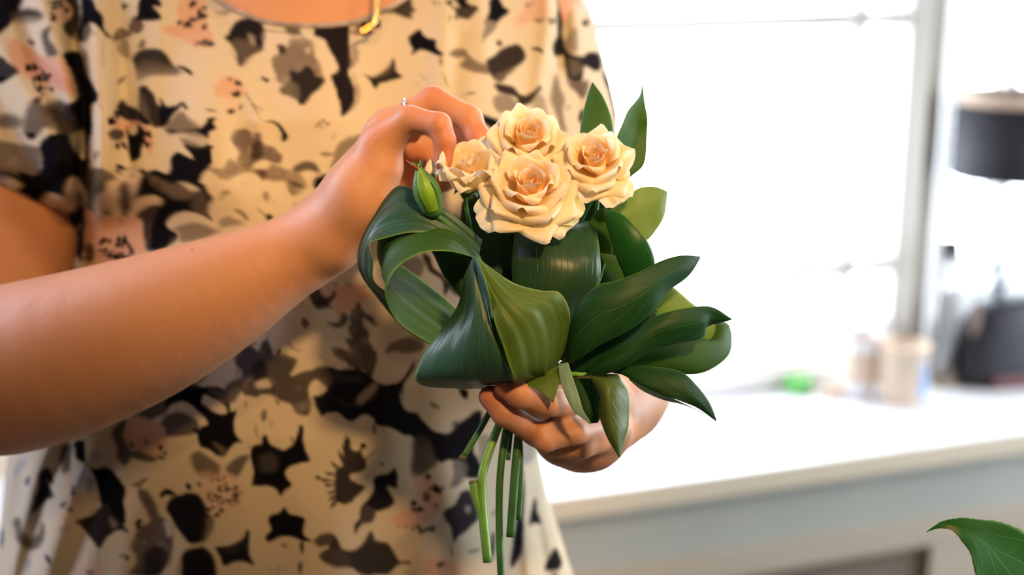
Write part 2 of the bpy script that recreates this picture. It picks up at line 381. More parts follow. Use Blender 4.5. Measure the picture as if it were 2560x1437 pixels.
# tall glass vase
s, t = on_counter(2350, 962); c = W(s, t, ZC); k = ((c - CAM) @ FWD) / FPX
M_CLEAR = bpy.data.materials.new('clear_glass'); M_CLEAR.use_nodes = True
_b = M_CLEAR.node_tree.nodes['Principled BSDF']; _b.inputs['Transmission Weight'].default_value = 1; _b.inputs['Roughness'].default_value = .02; _b.inputs['IOR'].default_value = 1.45
r = 34 * k; h = 370 * k
vz = empty('glass_vase', c, 'tall clear glass vase standing in front of the window post', 'vase')
mesh_obj('body', *lathe([(.001, .0005), (r * .8, .0005), (r, h * .08), (r * 1.05, h * .45), (r * .85, h * .8), (r * .62, h), (r * .56, h), (r * .79, h * .8), (r * .98, h * .45), (r * .92, h * .1), (.001, h * .04)], c), M_CLEAR, vz)
# black dome bag
s, t = on_counter(2545, 948); c = W(s, t, ZC); k = ((c - CAM) @ FWD) / FPX
bgx = empty('black_bag', c, 'large black dome shaped bag standing on the counter at the right', 'bag')
V = []; nr, nc = 14, 40
for i in range(nr):
    a = i / (nr - 1) * math.pi / 2
    for j in range(nc):
        th = 2 * math.pi * j / nc; cs, sn = math.cos(th), math.sin(th)
        rr = math.cos(a) ** 0.55
        V.append(c + WD * (178 * k * rr * np.sign(cs) * abs(cs) ** .8) + WN * (.055 * rr * np.sign(sn) * abs(sn) ** .8 + .02) + ZUP * (210 * k * math.sin(a) ** .9 + .0005))
F = grid_faces(nr, nc, True) + [tuple(range(nc))[::-1]]
mesh_obj('body', V, F, M_BLACK, bgx)
hp = [c + WD * x * k + WN * .02 + ZUP * z * k for x, z in ((-60, 190), (-50, 235), (0, 262), (50, 235), (60, 190))]
mesh_obj('handle', *tube(hp, [.005], 20, 8), M_BLACK, bgx)
# bottle with a dried twig
s, t = on_counter(2424, 962); c = W(s, t, ZC); k = ((c - CAM) @ FWD) / FPX
bt = empty('twig_bottle', c, 'thin brown bottle holding one dried twig before the black bag', 'bottle')
mesh_obj('body', *lathe([(.001, .0005), (12 * k, .0005), (13 * k, 20 * k), (11 * k, 190 * k), (8 * k, 215 * k), (7 * k, 215 * k), (9 * k, 185 * k), (.001, 30 * k)], c, 20), M_BRASS, bt)
tw = [tube([c + ZUP * 60 * k, c + ZUP * 300 * k + WD * 2 * k, c + ZUP * 385 * k + WD * 6 * k], [3 * k, 2.4 * k, 1 * k], 14, 6)]
for z, dx, dz in ((290, 22, 45), (320, -14, 40), (345, 20, 30), (265, -12, 35)):
    tw.append(tube([c + ZUP * z * k, c + ZUP * (z + dz * .6) * k + WD * dx * .6 * k, c + ZUP * (z + dz) * k + WD * dx * k], [1.8 * k, .8 * k], 8, 5))
mesh_obj('twig', *merge(tw), M_DK, bt)
# dark pot far right + pendant lampshade
s, t = 0, 0.22
s, z = PW(2520, 440, 0.22); c = W(s, 0.22, z); k = ((c - CAM) @ FWD) / FPX; r = 142 * k; h = 185 * k
lamp = empty('pendant_lampshade', c, 'black drum pendant lampshade with a pale wooden top ring', 'lamp')
mesh_obj('lamp_shade', *lathe([(r, 0), (r * 1.0, h), (r * .985, h), (r * .985, 0), (r, 0)], c, 48), M_BLACK, lamp)
mesh_obj('top_ring', *lathe([(r * 1.03, h + .0003), (r * 1.03, h + .016), (r * .9, h + .016), (r * .9, h + .0003), (r * 1.03, h + .0003)], c, 48), M_WOOD, lamp)
mesh_obj('spoke', *tube([c + WD * r * .9 + ZUP * (h + .008), c - WD * r * .9 + ZUP * (h + .008)], [.003], 6, 6), M_BLACK, lamp)
mesh_obj('cord', *tube([c + ZUP * (h + .008), np.array([c[0], c[1], 2.76])], [.003], 6, 6), M_BLACK, lamp)
s, t = on_counter(2541, 945); c = W(s, 0.30, ZC); k = ((c - CAM) @ FWD) / FPX
br = empty('slim_grey_vase', c, 'slim blue grey vase standing behind the black bag', 'vase')
mesh_obj('body', *lathe([(.001, .0005), (11 * k, .0005), (12 * k, 250 * k), (9 * k, 350 * k), (7 * k, 395 * k), (6 * k, 395 * k), (.001, 330 * k)], c, 20), mat('blue_grey_glaze', (.3, .36, .42), .3), br)

# ------------------------------------------------------------------ the person: body from blended round cones
def px2m(d): return d / FPX
class Field:
    def __init__(s, lo, hi, h):
        s.lo = np.array(lo, float); s.h = h; s.n = np.ceil((np.array(hi) - s.lo) / h).astype(int) + 1
        s.a = np.full(s.n, 0.03, np.float32)
    def _sub(s, pmin, pmax, pad):
        i0 = np.maximum(0, np.floor((pmin - pad - s.lo) / s.h).astype(int)); i1 = np.minimum(s.n, np.ceil((pmax + pad - s.lo) / s.h).astype(int) + 1)
        if (i1 <= i0).any(): return None
        g = [(s.lo[k] + s.h * np.arange(i0[k], i1[k])).astype(np.float32) for k in range(3)]
        return tuple(slice(a, b) for a, b in zip(i0, i1)), g
    def cone(s, a, b, ra, rb, k=0.004, flat=None, f=1.0):
        """round cone; flat = unit vector along which the section is squashed by factor f"""
        a, b = np.array(a, np.float64), np.array(b, np.float64); R = max(ra, rb)
        q = s._sub(np.minimum(a, b) - R, np.maximum(a, b) + R, k + 0.012)
        if q is None: return
        sl, (X, Y, Z) = q
        px, py, pz = X[:, None, None] - a[0], Y[None, :, None] - a[1], Z[None, None, :] - a[2]
        ab = b - a; L2 = max(ab @ ab, 1e-12)
        t = np.clip((px * ab[0] + py * ab[1] + pz * ab[2]) / L2, 0, 1)
        dx, dy, dz = px - t * ab[0], py - t * ab[1], pz - t * ab[2]
        if flat is not None:
            e = dx * flat[0] + dy * flat[1] + dz * flat[2]; g2 = (1 / f - 1) * e
            dx, dy, dz = dx + g2 * flat[0], dy + g2 * flat[1], dz + g2 * flat[2]
        d = np.sqrt(dx * dx + dy * dy + dz * dz) - (ra + (rb - ra) * t)
        o = s.a[sl]; hh = np.maximum(k - np.abs(o - d), 0) / k
        s.a[sl] = np.minimum(o, d) - hh * hh * k * 0.25
    def mesh(s):
        import openvdb
        g = openvdb.FloatGrid(0.03); g.copyFromArray(np.clip(s.a, -0.03, 0.03)); 
        pts, quads = g.convertToQuads(isovalue=0.0)
        return s.lo + pts * s.h, quads
def cones(fl, pts, k=0.004, sm=0, **kw):      # pts: (px, py, depth, radius in px)
    if sm: pts = catmull(np.array(pts, float), sm)
    q = [(P(x, y, d), r * px2m(d)) for x, y, d, r in pts]
    for (a, ra), (b, rb) in zip(q[:-1], q[1:]): fl.cone(a, b, ra, rb, k, **kw)

fl = Field((-0.56, 0.66, 1.02), (0.17, 1.16, 1.80), 0.0019)
# chest, shoulders, neck root (under the blouse)
cones(fl, [(560, 240, 1.07, 300), (980, 240, 1.07, 300)], 0.03)
cones(fl, [(600, 700, 1.08, 270), (900, 700, 1.08, 270)], 0.05)
cones(fl, [(650, 1150, 1.10, 280), (850, 1150, 1.10, 280)], 0.05)
cones(fl, [(770, 60, 1.07, 250), (770, -140, 1.09, 190), (770, -260, 1.09, 150)], 0.03)
cones(fl, [(300, 60, 1.08, 170), (770, -40, 1.08, 170), (1290, 40, 1.08, 130)], 0.03)
# right arm (left in the picture)
cones(fl, [(260, 60, 1.10, 170), (60, 420, 1.065, 168), (-30, 640, 1.03, 172), (-150, 900, .95, 160)], 0.02, sm=14)
cones(fl, [(-150, 900, .93, 170), (-40, 930, .905, 205), (110, 903, .885, 206), (330, 832, .872, 184), (520, 750, .865, 150), (660, 678, .86, 114), (770, 618, .857, 90)], 0.003, sm=22)
cones(fl, [(770, 618, .857, 88), (850, 560, .852, 80)], 0.01)
# hand: metacarpals, fingers
MC = [((955, 352), .828, 42), ((962, 330), .848, 46), ((972, 318), .868, 48), ((985, 322), .888, 47)]
for (q, d, r) in MC:
    dd = d - .828
    cones(fl, [(810, 588, .850 + dd * .35, 72), (890, 470, (.850 + d) / 2 - .006 + dd * .2, 58), (q[0], q[1], d, r)], 0.012)
cones(fl, [(840, 600, .845, 62), (905, 510, .834, 62), (955, 420, .828, 52)], 0.012)     # little finger side pad
cones(fl, [(948, 360, .826, 44), (1024, 297, .815, 33)], 0.008)
cones(fl, [(1024, 297, .815, 33), (1098, 312, .806, 30), (1112, 352, .806, 27), (1108, 405, .808, 23)], 0.003)
cones(fl, [(962, 330, .850, 45), (1084, 254, .846, 37)], 0.006)
cones(fl, [(1084, 254, .846, 37), (1172, 296, .838, 33), (1196, 345, .834, 30), (1200, 385, .832, 26)], 0.003)
cones(fl, [(972, 322, .872, 46), (1078, 262, .874, 36), (1160, 320, .868, 33), (1180, 400, .86, 27)], 0.004)
cones(fl, [(985, 326, .892, 45), (1070, 290, .898, 35), (1140, 350, .892, 32), (1165, 425, .88, 26)], 0.004)
cones(fl, [(850, 590, .880, 60), (950, 500, .884, 52), (1020, 455, .874, 38), (1085, 440, .862, 32), (1118, 450, .855, 25)], 0.012)
# left arm (right in the picture) and the fist round the stems
cones(fl, [(1330, 40, 1.08, 135), (1440, 420, 1.06, 112), (1545, 800, 1.03, 100)], 0.02)
cones(fl, [(1545, 800, 1.03, 108), (1590, 880, .985, 104), (1560, 975, .93, 104), (1500, 1020, .895, 92)], 0.012)
cones(fl, [(1500, 1020, .895, 92), (1445, 1070, .868, 88), (1400, 1062, .856, 66)], 0.012)
cones(fl, [(1560, 1010, .91, 92), (1470, 1075, .868, 88), (1405, 1102, .852, 58)], 0.012)
cones(fl, [(1500, 1010, .872, 60), (1400, 985, .865, 56), (1330, 985, .86, 48)], 0.01)      # palm behind the stems
# thumb over the stems, then the curled fingers below it
cones(fl, [(1520, 1010, .87, 62), (1440, 1002, .825, 46), (1365, 1003, .796, 37), (1300, 985, .788, 34), (1262, 968, .788, 27)], 0.003)
cones(fl, [(1380, 1085, .838, 36), (1335, 1080, .812, 31), (1262, 1033, .798, 32), (1225, 992, .797, 29)], 0.003)
cones(fl, [(1490, 1045, .85, 34), (1420, 1055, .815, 27), (1352, 1080, .806, 25), (1330, 1072, .818, 22)], 0.0025)
cones(fl, [(1520, 1065, .85, 36), (1440, 1082, .811, 28), (1362, 1104, .805, 26), (1335, 1092, .82, 22)], 0.0025)
cones(fl, [(1530, 1075, .86, 50), (1450, 1112, .826, 34), (1385, 1118, .824, 28)], 0.004)
cones(fl, [(975, 360, .868, 46), (1050, 360, .872, 42), (1085, 405, .866, 36), (1075, 450, .862, 30)], 0.006)
cones(fl, [(985, 400, .87, 42), (1060, 420, .88, 40)], 0.006)
cones(fl, [(1500, 1000, .872, 60), (1452, 925, .866, 44)], 0.008)
V, F = fl.mesh(); del fl

def skin_mat():
    m = bpy.data.materials.new('skin'); m.use_nodes = True; nt = m.node_tree; L = nt.links; b = nt.nodes['Principled BSDF']
    tc = N(nt, 'ShaderNodeTexCoord')
    n1 = N(nt, 'ShaderNodeTexNoise', Scale=14.0, Detail=4.0); L.new(tc.outputs['Object'], n1.inputs['Vector'])
    c = mixc(nt, n1.outputs['Fac'], (0.50, 0.225, 0.11), (0.60, 0.305, 0.17))
    at = N(nt, 'ShaderNodeAttribute', attribute_name='tint')
    c = mixc(nt, 1.0, c, at.outputs['Color'], 'MULTIPLY')
    vo = N(nt, 'ShaderNodeTexVoronoi', Scale=26.0); L.new(tc.outputs['Object'], vo.inputs['Vector'])
    fr = math_n(nt, 'MULTIPLY', math_n(nt, 'LESS_THAN', vo.outputs['Distance'], 0.035), 0.5)
    c = mixc(nt, fr, c, (0.22, 0.07, 0.04))
    L.new(c, b.inputs['Base Color']); b.inputs['Roughness'].default_value = 0.5; b.inputs['Specular IOR Level'].default_value = 0.4
    b.inputs['Subsurface Weight'].default_value = 0.18; b.inputs['Subsurface Radius'].default_value = (1.0, 0.35, 0.18); b.inputs['Subsurface Scale'].default_value = 0.006
    n2 = N(nt, 'ShaderNodeTexNoise', Scale=260.0, Detail=3.0); L.new(tc.outputs['Object'], n2.inputs['Vector'])
    n3 = N(nt, 'ShaderNodeTexNoise', Scale=45.0, Detail=2.0); L.new(tc.outputs['Object'], n3.inputs['Vector'])
    bp = N(nt, 'ShaderNodeBump', Strength=0.4, Distance=0.0006)
    L.new(math_n(nt, 'ADD', n2.outputs['Fac'], n3.outputs['Fac']), bp.inputs['Height']); L.new(bp.outputs['Normal'], b.inputs['Normal'])
    return m
M_SKIN = skin_mat()
# redder knuckles and finger ends
tint = np.ones((len(V), 3))
for (x, y, d, rr, am) in [(1024, 280, .80, .012, .5), (1110, 300, .8, .013, .4), (1085, 235, .84, .014, .5), (1190, 330, .83, .016, .5), (1110, 400, .8, .016, .7), (1200, 390, .83, .012, .7),
                          (930, 330, .82, .012, .3), (1050, 440, .87, .022, .8), (990, 400, .84, .016, .5), (1215, 990, .79, .012, .5), (1260, 975, .785, .012, .4), (1340, 1080, .81, .012, .5), (1450, 1060, .83, .016, .35)]:
    w = np.exp(-((V - P(x, y, d)) ** 2).sum(1) / rr ** 2) * am
    tint *= 1 - w[:, None] * np.array([0.12, 0.48, 0.50])
person = empty('person', (P(770, 1437, 1.08)[0], P(770, 1437, 1.08)[1], 1.02), 'person in a black and cream floral blouse holding a small rose bouquet in both hands', 'person')
mesh_obj('body', V, F, M_SKIN, person, col=tint)

# ring on the ring finger, fine necklace
M_SILVER = mat('silver', (0.85, 0.86, 0.9), 0.18, metal=1.0); M_GOLD = mat('gold_chain', (0.95, 0.62, 0.18), 0.22, metal=1.0)
ra, rb = P(962, 330, .850), P(1084, 254, .846); ax = (rb - ra) / np.linalg.norm(rb - ra); rc = ra + (rb - ra) * .58
u = np.cross(ax, FWD); u /= np.linalg.norm(u); w = np.cross(ax, u); rr = 43 * px2m(.848)
ringpts = [rc + rr * (u * math.cos(a) + w * math.sin(a)) for a in np.linspace(0, 2 * math.pi, 40)]
mesh_obj('ring', *tube(ringpts, [.0011], 60, 8, False), M_SILVER, person)
NX = [(905, 78, .9585), (932, 60, .9605), (942, 30, .965), (945, 0, .970), (948, -80, .982), (960, -160, 1.0)]
ch = catmull([P(*q) for q in NX], 44); parts = []
for i in range(len(ch) - 1):
    c = (ch[i] + ch[i + 1]) / 2; d = ch[i + 1] - ch[i]; d /= np.linalg.norm(d)
    e = np.cross(d, FWD if i % 2 else RT); e /= np.linalg.norm(e)
    lp = [c + d * .0026 * math.cos(a) + e * .0016 * math.sin(a) for a in np.linspace(0, 2 * math.pi, 11)]
    parts.append(tube(lp, [.00055], 14, 5, False))
NECK_PARTS = merge(parts)

# ------------------------------------------------------------------ blouse: one lofted garment, its printed pattern stored per vertex
yk = [-160, -60, 0, 100, 290, 420, 480, 520, 560, 620, 690, 800, 950, 1130, 1300, 1437, 1620, 2250]
LK = [-60, -150, -230, -280, -300, -260, -90, 85, 165, 178, 172, 150, 100, 18, 2, -18, -50, -120]
yr = [-160, 0, 60, 120, 200, 290, 360, 450, 560, 700, 900, 1050, 1140, 1250, 1340, 1437, 1620, 2250]
RK = [1400, 1468, 1488, 1502, 1525, 1546, 1545, 1520, 1470, 1410, 1362, 1345, 1348, 1372, 1402, 1432, 1480, 1560]
NR, NF, NB = 450, 460, 60
ys = np.concatenate([np.linspace(-160, 1500, 380), np.linspace(1510, 2250, 70)])
Lx = np.interp(ys, yk, LK); Rx = np.interp(ys, yr, RK)
ker = np.ones(9) / 9
sm = lambda a: np.convolve(np.pad(a, 4, 'edge'), ker, 'valid')
Lx = sm(sm(Lx)); Rx = sm(sm(Rx))
ph = np.linspace(-math.pi / 2, math.pi / 2, NF); S = np.sin(ph)
X = (Lx + Rx)[:, None] / 2 + (Rx - Lx)[:, None] / 2 * S[None]
Y = np.broadcast_to(ys[:, None], X.shape).copy()
dc = np.interp(ys, [-160, 200, 700, 1100, 1620, 2250], [1.10, 1.085, 1.075, 1.085, 1.12, 1.20])[:, None]
B = np.interp(ys, [-160, 0, 300, 700, 1100, 1620], [.085, .112, .135, .135, .142, .15])[:, None]
D = dc - B * (1 - np.abs(S[None]) ** 2.6) ** (1 / 2.2)
# long soft bust and belly, and folds: (polyline px, width px, depth m)  + = recess
def gaussline(X, Y, pts, w):
    best = np.full(X.shape, 1e9)
    for (x0, y0), (x1, y1) in zip(pts[:-1], pts[1:]):
        dx, dy = x1 - x0, y1 - y0; t = np.clip(((X - x0) * dx + (Y - y0) * dy) / (dx * dx + dy * dy), 0, 1)
        best = np.minimum(best, (X - x0 - t * dx) ** 2 + (Y - y0 - t * dy) ** 2)
    return np.exp(-best / (w * w))
FOLDS = [([(160, -100), (185, 120), (212, 300), (205, 470), (192, 700)], 20, .022), ([(238, -60), (250, 150), (262, 330), (245, 620)], 24, -.007),
         ([(300, -60), (310, 200), (320, 420)], 22, .005), ([(20, -60), (90, 150), (180, 330)], 24, .012), ([(-40, 40), (40, 200), (150, 400)], 28, -.009),
         ([(80, -80), (140, 120), (190, 260)], 20, -.007), ([(-60, 160), (30, 330), (120, 470)], 22, .008), ([(-120, 260), (-10, 400), (60, 500)], 24, -.006),
         ([(380, -80), (400, 100), (360, 300)], 30, -.004), ([(520, 40), (590, 140), (640, 300)], 26, -.0035), ([(540, 20), (610, 200), (600, 420)], 30, .003),
         ([(1405, -100), (1412, 40), (1400, 160)], 17, .010), ([(1365, -100), (1370, 60), (1345, 230)], 20, -.004), ([(1445, -80), (1450, 120), (1470, 260)], 16, -.004),
         ([(1110, 20), (1100, 200), (1060, 420)], 24, -.003), ([(1150, 100), (1140, 260), (1110, 420)], 22, .003), ([(1200, 0), (1215, 160)], 24, -.0025),
         ([(250, 1080), (190, 1200), (110, 1437), (90, 1620)], 26, -.006), ([(300, 1080), (240, 1220), (170, 1437)], 26, .006), ([(200, 1060), (120, 1200), (60, 1437)], 22, .008),
         ([(120, 1100), (70, 1250), (20, 1437)], 22, -.007), ([(60, 1130), (30, 1300), (0, 1500)], 16, .006), ([(420, 1100), (330, 1300), (300, 1500)], 40, -.003),
         ([(1330, 1100), (1345, 1300), (1385, 1500)], 14, .006), ([(1300, 1080), (1310, 1300), (1330, 1500)], 18, -.004), ([(1360, 1200), (1385, 1330), (1420, 1500)], 10, -.003),
         ([(700, 1150), (760, 1300), (740, 1500)], 60, -.002), ([(1020, 1000), (1060, 1200), (1120, 1437)], 50, .003), ([(900, 700), (1000, 780), (1100, 900)], 50, -.002)]
for pts, w, a in FOLDS: D = D + a * gaussline(X, Y, pts, w) * np.clip((1 - np.abs(S[None])) * 12, 0, 1)
D = D - .012 * np.exp(-((X - 480) / 260) ** 2 - ((Y - 420) / 260) ** 2) - .012 * np.exp(-((X - 1060) / 260) ** 2 - ((Y - 430) / 260) ** 2)
D = D + .02 * np.exp(-((X - 770) / 260) ** 2 - ((Y + 40) / 130) ** 2)
rng = np.random.default_rng(5)
for _ in range(26):
    a, fx, fy, p0 = rng.uniform(.0003, .0011), rng.uniform(.006, .022), rng.uniform(-.006, .006), rng.uniform(0, 6.3)
    D = D + a * np.sin(X * fx + Y * fy + p0 + 1.2 * np.sin(Y * .006 + p0)) * np.clip((1 - np.abs(S[None])) * 8, 0, 1)
front = Parr(X, Y, D)
# back half, plain
ph2 = np.linspace(math.pi / 2, 3 * math.pi / 2, NB + 2)[1:-1]; S2 = np.sin(ph2)
X2 = (Lx + Rx)[:, None] / 2 + (Rx - Lx)[:, None] / 2 * S2[None]; Y2 = np.broadcast_to(ys[:, None], X2.shape)
D2 = dc + .10 * (1 - np.abs(S2[None]) ** 2.6) ** (1 / 2.2)
back = Parr(X2, Y2, D2)
G = np.concatenate([front, back], 1); NC = NF + NB
GX = np.concatenate([X, X2], 1); GY = np.concatenate([Y, Y2], 1)

# ---- the print, painted as flat shapes on the cloth's own grid
PAT_X0, PAT_Y0, PAT_S = -320, -180, 2.5
PW_, PH_ = int((1640 + 320) / PAT_S), int((1640 + 180) / PAT_S)
gx, gy = np.meshgrid(PAT_X0 + PAT_S * (np.arange(PW_) + .5), PAT_Y0 + PAT_S * (np.arange(PH_) + .5))
CREAM = np.array((0.53, 0.445, 0.32))
PAT = np.empty((PH_, PW_, 3)); PAT[:] = CREAM
BLK = np.array((0.006, 0.006, 0.009)); GRY = np.array((0.13, 0.098, 0.072)); DGR = np.array((0.05, 0.038, 0.032)); LGR = np.array((0.29, 0.24, 0.18)); PNK = np.array((0.54, 0.29, 0.19)); PPK = np.array((0.56, 0.38, 0.28))
prng = np.random.default_rng(11)
# smooth random field used to fray the edges
def vnoise(x, y, s, seed):
    r = np.random.default_rng(seed); t = r.random((64, 64)); xx, yy = x / s, y / s
    i, j = np.floor(xx).astype(int), np.floor(yy).astype(int); fx, fy = xx - i, yy - j; fx = fx * fx * (3 - 2 * fx); fy = fy * fy * (3 - 2 * fy)
    g = lambda a, b: t[b % 64, a % 64]
    return (g(i, j) * (1 - fx) + g(i + 1, j) * fx) * (1 - fy) + (g(i, j + 1) * (1 - fx) + g(i + 1, j + 1) * fx) * fy
NZ = vnoise(gx, gy, 22, 1) * .6 + vnoise(gx, gy, 9, 2) * .4 - .5
NZ2 = vnoise(gx, gy, 34, 3) * .6 + vnoise(gx, gy, 12, 4) * .4
def blob(pts, col, soft=3, rag=4, op=1.0, grad=None, tex=0.0, smooth=True):
    p = np.array(pts, float)
    if smooth:
        p = catmull(np.vstack([p[-2:], p, p[:2]]), (len(p) + 3) * 5 + 1)[5:-5] if len(p) > 2 else p
    pad = soft + rag + 4
    x0, y0 = p.min(0) - pad; x1, y1 = p.max(0) + pad
    i0, i1 = max(0, int((x0 - PAT_X0) / PAT_S)), min(PW_, int((x1 - PAT_X0) / PAT_S) + 1)
    j0, j1 = max(0, int((y0 - PAT_Y0) / PAT_S)), min(PH_, int((y1 - PAT_Y0) / PAT_S) + 1)
    if i1 <= i0 or j1 <= j0: return
    sl = (slice(j0, j1), slice(i0, i1)); x, y = gx[sl], gy[sl]
    a = p; b = np.roll(p, -1, 0); dist = np.full(x.shape, 1e12); ins = np.zeros(x.shape, bool)
    for (ax, ay), (bx, by) in zip(a, b):
        dx, dy = bx - ax, by - ay; l2 = dx * dx + dy * dy
        if l2 < 1e-9: continue
        t = np.clip(((x - ax) * dx + (y - ay) * dy) / l2, 0, 1)
        dist = np.minimum(dist, (x - ax - t * dx) ** 2 + (y - ay - t * dy) ** 2)
        if abs(dy) > 1e-9: ins ^= ((ay > y) != (by > y)) & (x < (bx - ax) * (y - ay) / dy + ax)
    sd = np.sqrt(dist) * np.where(ins, 1, -1) + NZ[sl] * rag * 2
    al = np.clip(sd / (2 * soft) + .5, 0, 1); al = al * al * (3 - 2 * al) * op
    if grad is not None:
        gx0, gy0, gx1, gy1 = grad; ddx, ddy = gx1 - gx0, gy1 - gy0
        al = al * np.clip(((x - gx0) * ddx + (y - gy0) * ddy) / (ddx * ddx + ddy * ddy), 0, 1)
    if tex: al = al * np.clip(1 - tex + 2 * tex * NZ2[sl], 0, 1)
    PAT[sl] = PAT[sl] * (1 - al[..., None]) + np.asarray(col) * al[..., None]
def dots(cx, cy, rx, ry, n, col=BLK, size=(4, 10), seed=0):
    r = np.random.default_rng(seed)
    for _ in range(n):
        a, q = r.uniform(0, 6.28), r.uniform(.15, 1) ** .7
        x, y = cx + rx * q * math.cos(a), cy + ry * q * math.sin(a); s = r.uniform(*size); s2 = s * r.uniform(.5, 1.1); t0 = r.uniform(0, 3.1)
        pts = [(x + s * math.cos(k) * math.cos(t0) - s2 * math.sin(k) * math.sin(t0), y + s * math.cos(k) * math.sin(t0) + s2 * math.sin(k) * math.cos(t0)) for k in np.linspace(0, 5.2, 6)]
        blob(pts, col, 1.8, 2)
def stroke(pts, w, col, soft=2.5, rag=3, op=1.0, **kw):
    q = catmull(pts, 10) if len(pts) > 2 else catmull(pts, 5); tg = np.gradient(q, axis=0); nn = np.stack([-tg[:, 1], tg[:, 0]], 1); nn /= np.linalg.norm(nn, axis=1)[:, None] + 1e-9
    ww = w * np.sin(np.linspace(.25, math.pi - .25, len(q)))[:, None]
    blob(np.vstack([q + nn * ww / 2, (q - nn * ww / 2)[::-1]]), col, soft, rag, op, smooth=False, **kw)
def crop(ox, oy, s):
    def b(pts, col, soft=3, rag=3, op=1.0, grad=None, tex=0.0, smooth=True):
        q = [(ox + x / s, oy + y / s) for x, y in pts]
        g = None if grad is None else (ox + grad[0] / s, oy + grad[1] / s, ox + grad[2] / s, oy + grad[3] / s)
        blob(q, col, soft, rag, op, g, tex, smooth)
    def st(pts, w, col, **kw): stroke([(ox + x / s, oy + y / s) for x, y in pts], w / s, col, **kw)
    def dt(cx, cy, rx, ry, n, col=BLK, size=(3, 7), seed=0): dots(ox + cx / s, oy + cy / s, rx / s, ry / s, n, col, size, seed)
    return b, st, dt
# --- upper left: sleeve and side (crop 0,0)
b, s, d = crop(0, 0, 3.592)
b([(-400,-300),(160,-60),(185,60),(120,190),(-60,330),(-300,200)], BLK, 6, 3)
b([(90,130),(200,80),(330,90),(385,150),(330,205),(200,225),(110,200)], DGR, 8, 3, 1, (230,260,230,130))
b([(420,30),(560,20),(600,-60),(700,-40),(720,200),(640,330),(560,240),(640,120),(560,-10)], BLK, 5, 3, .95)
b([(500,60),(620,50),(640,130),(560,210),(480,180)], PPK, 5, 3); d(540,70,80,50,12,seed=1); d(500,150,60,40,5,DGR,seed=2)
b([(640,220),(760,150),(820,290),(760,380),(640,360),(570,240)], DGR, 6, 4, .9, (560,260,720,260))
b([(720,-20),(820,-20),(870,70),(930,150),(935,260),(1010,340),(960,330),(870,230),(800,205),(750,260),(740,380),(690,300),(735,180)], BLK, 3, 2)
b([(375,280),(460,232),(440,330),(500,430),(520,490),(430,520),(380,400)], DGR, 7, 3, .9)
b([(60,400),(120,330),(250,420),(420,500),(560,520),(640,640),(680,760),(640,860),(520,820),(300,720),(160,640),(90,540)], PNK, 6, 5, .85)
b([(200,430),(330,500),(520,640),(640,780),(560,790),(380,640)], (0.50,0.22,0.17), 9, 4, .6)
d(280,610,70,40,9,seed=3); d(400,690,60,50,12,seed=4); d(330,720,60,40,8,seed=5); d(400,800,80,45,14,seed=6); d(290,390,30,40,5,DGR,seed=7); d(350,880,50,40,6,DGR,seed=8)
b([(-30,490),(60,540),(165,630),(130,680),(0,740),(-100,700),(-120,520)], BLK, 5, 4, .95)
b([(-30,690),(60,700),(20,740),(-60,760)], BLK, 4, 3)
b([(560,500),(670,455),(740,520),(800,700),(880,840),(880,900),(820,960),(830,1130),(800,1330),(780,1437),(700,1300),(560,1000),(690,880),(660,680)], BLK, 4, 3)
b([(740,460),(790,500),(800,700),(745,640)], DGR, 6, 3, .8)
b([(250,960),(330,880),(430,960),(560,980),(700,1180),(640,1320),(500,1180),(380,1150),(300,1240),(210,1150)], DGR, 8, 5, .85, None, .25)
b([(380,960),(560,900),(700,1100),(760,1300),(640,1300),(500,1120)], (0.035,0.028,0.026), 9, 4, .9)
b([(0,1030),(150,1040),(190,1120),(80,1150),(-60,1120)], DGR, 9, 3, .8)
b([(190,1080),(320,1050),(400,1150),(300,1230),(210,1180)], GRY, 8, 3, .8)
b([(210,1190),(310,1200),(310,1250),(250,1245)], BLK, 4, 2)
b([(-100,1290),(60,1270),(250,1310),(360,1330),(372,1500),(330,1640),(180,1590),(0,1610),(-120,1560)], GRY, 7, 4, .95, None, .2)
b([(370,1260),(480,1200),(620,1220),(700,1330),(740,1420),(800,1440),(790,1800),(760,1900),(740,1790),(640,1600),(590,1700),(600,1820),(450,1730),(390,1800),(350,1860),(250,1760),(160,1720),(190,1650),(160,1540),(330,1560),(380,1430),(350,1330)], BLK, 4, 3)
b([(-80,1550),(60,1540),(190,1600),(180,1650),(60,1560),(-80,1580)], BLK, 4, 2, .9)
b([(0,1630),(40,1640),(60,1730),(-60,1720)], DGR, 9, 3, .7)
b([(-200,1750),(0,1740),(120,1760),(300,1840),(380,1900),(400,1960),(-200,1900)], BLK, 4, 2)
b([(640,1220),(740,1180),(770,1340),(760,1410),(690,1370)], LGR, 9, 3, .7)
# centre of the upper left
s([(840,290),(870,310)], 22, LGR, op=.7); s([(1040,770),(1080,730),(1130,690)], 34, DGR, op=.75)
s([(930,330),(925,520),(940,700)], 24, LGR, op=.6); s([(880,940),(930,965)], 22, LGR, op=.8); s([(850,1420),(900,1380)], 20, GRY, op=.7)
b([(1010,330),(1080,250),(1170,290),(1160,330),(1060,370),(1020,380)], DGR, 4, 3, .85, None, .2)
b([(1060,380),(1140,350),(1170,520),(1100,510),(1050,440)], GRY, 5, 3, .75)
b([(1085,20),(1160,45),(1105,95)], BLK, 4, 2, 1, None, 0, False)
b([(1240,20),(1230,130),(1190,160),(1160,260),(1240,300),(1290,240),(1270,190),(1340,190),(1445,175),(1440,130),(1380,60),(1450,60),(1420,-20),(1260,-60)], BLK, 3, 2, 1)
b([(1180,150),(1290,230),(1260,280),(1150,320),(1160,230)], GRY, 7, 3, .8)
b([(1235,420),(1280,350),(1310,390),(1280,430)], DGR, 5, 3, .8)
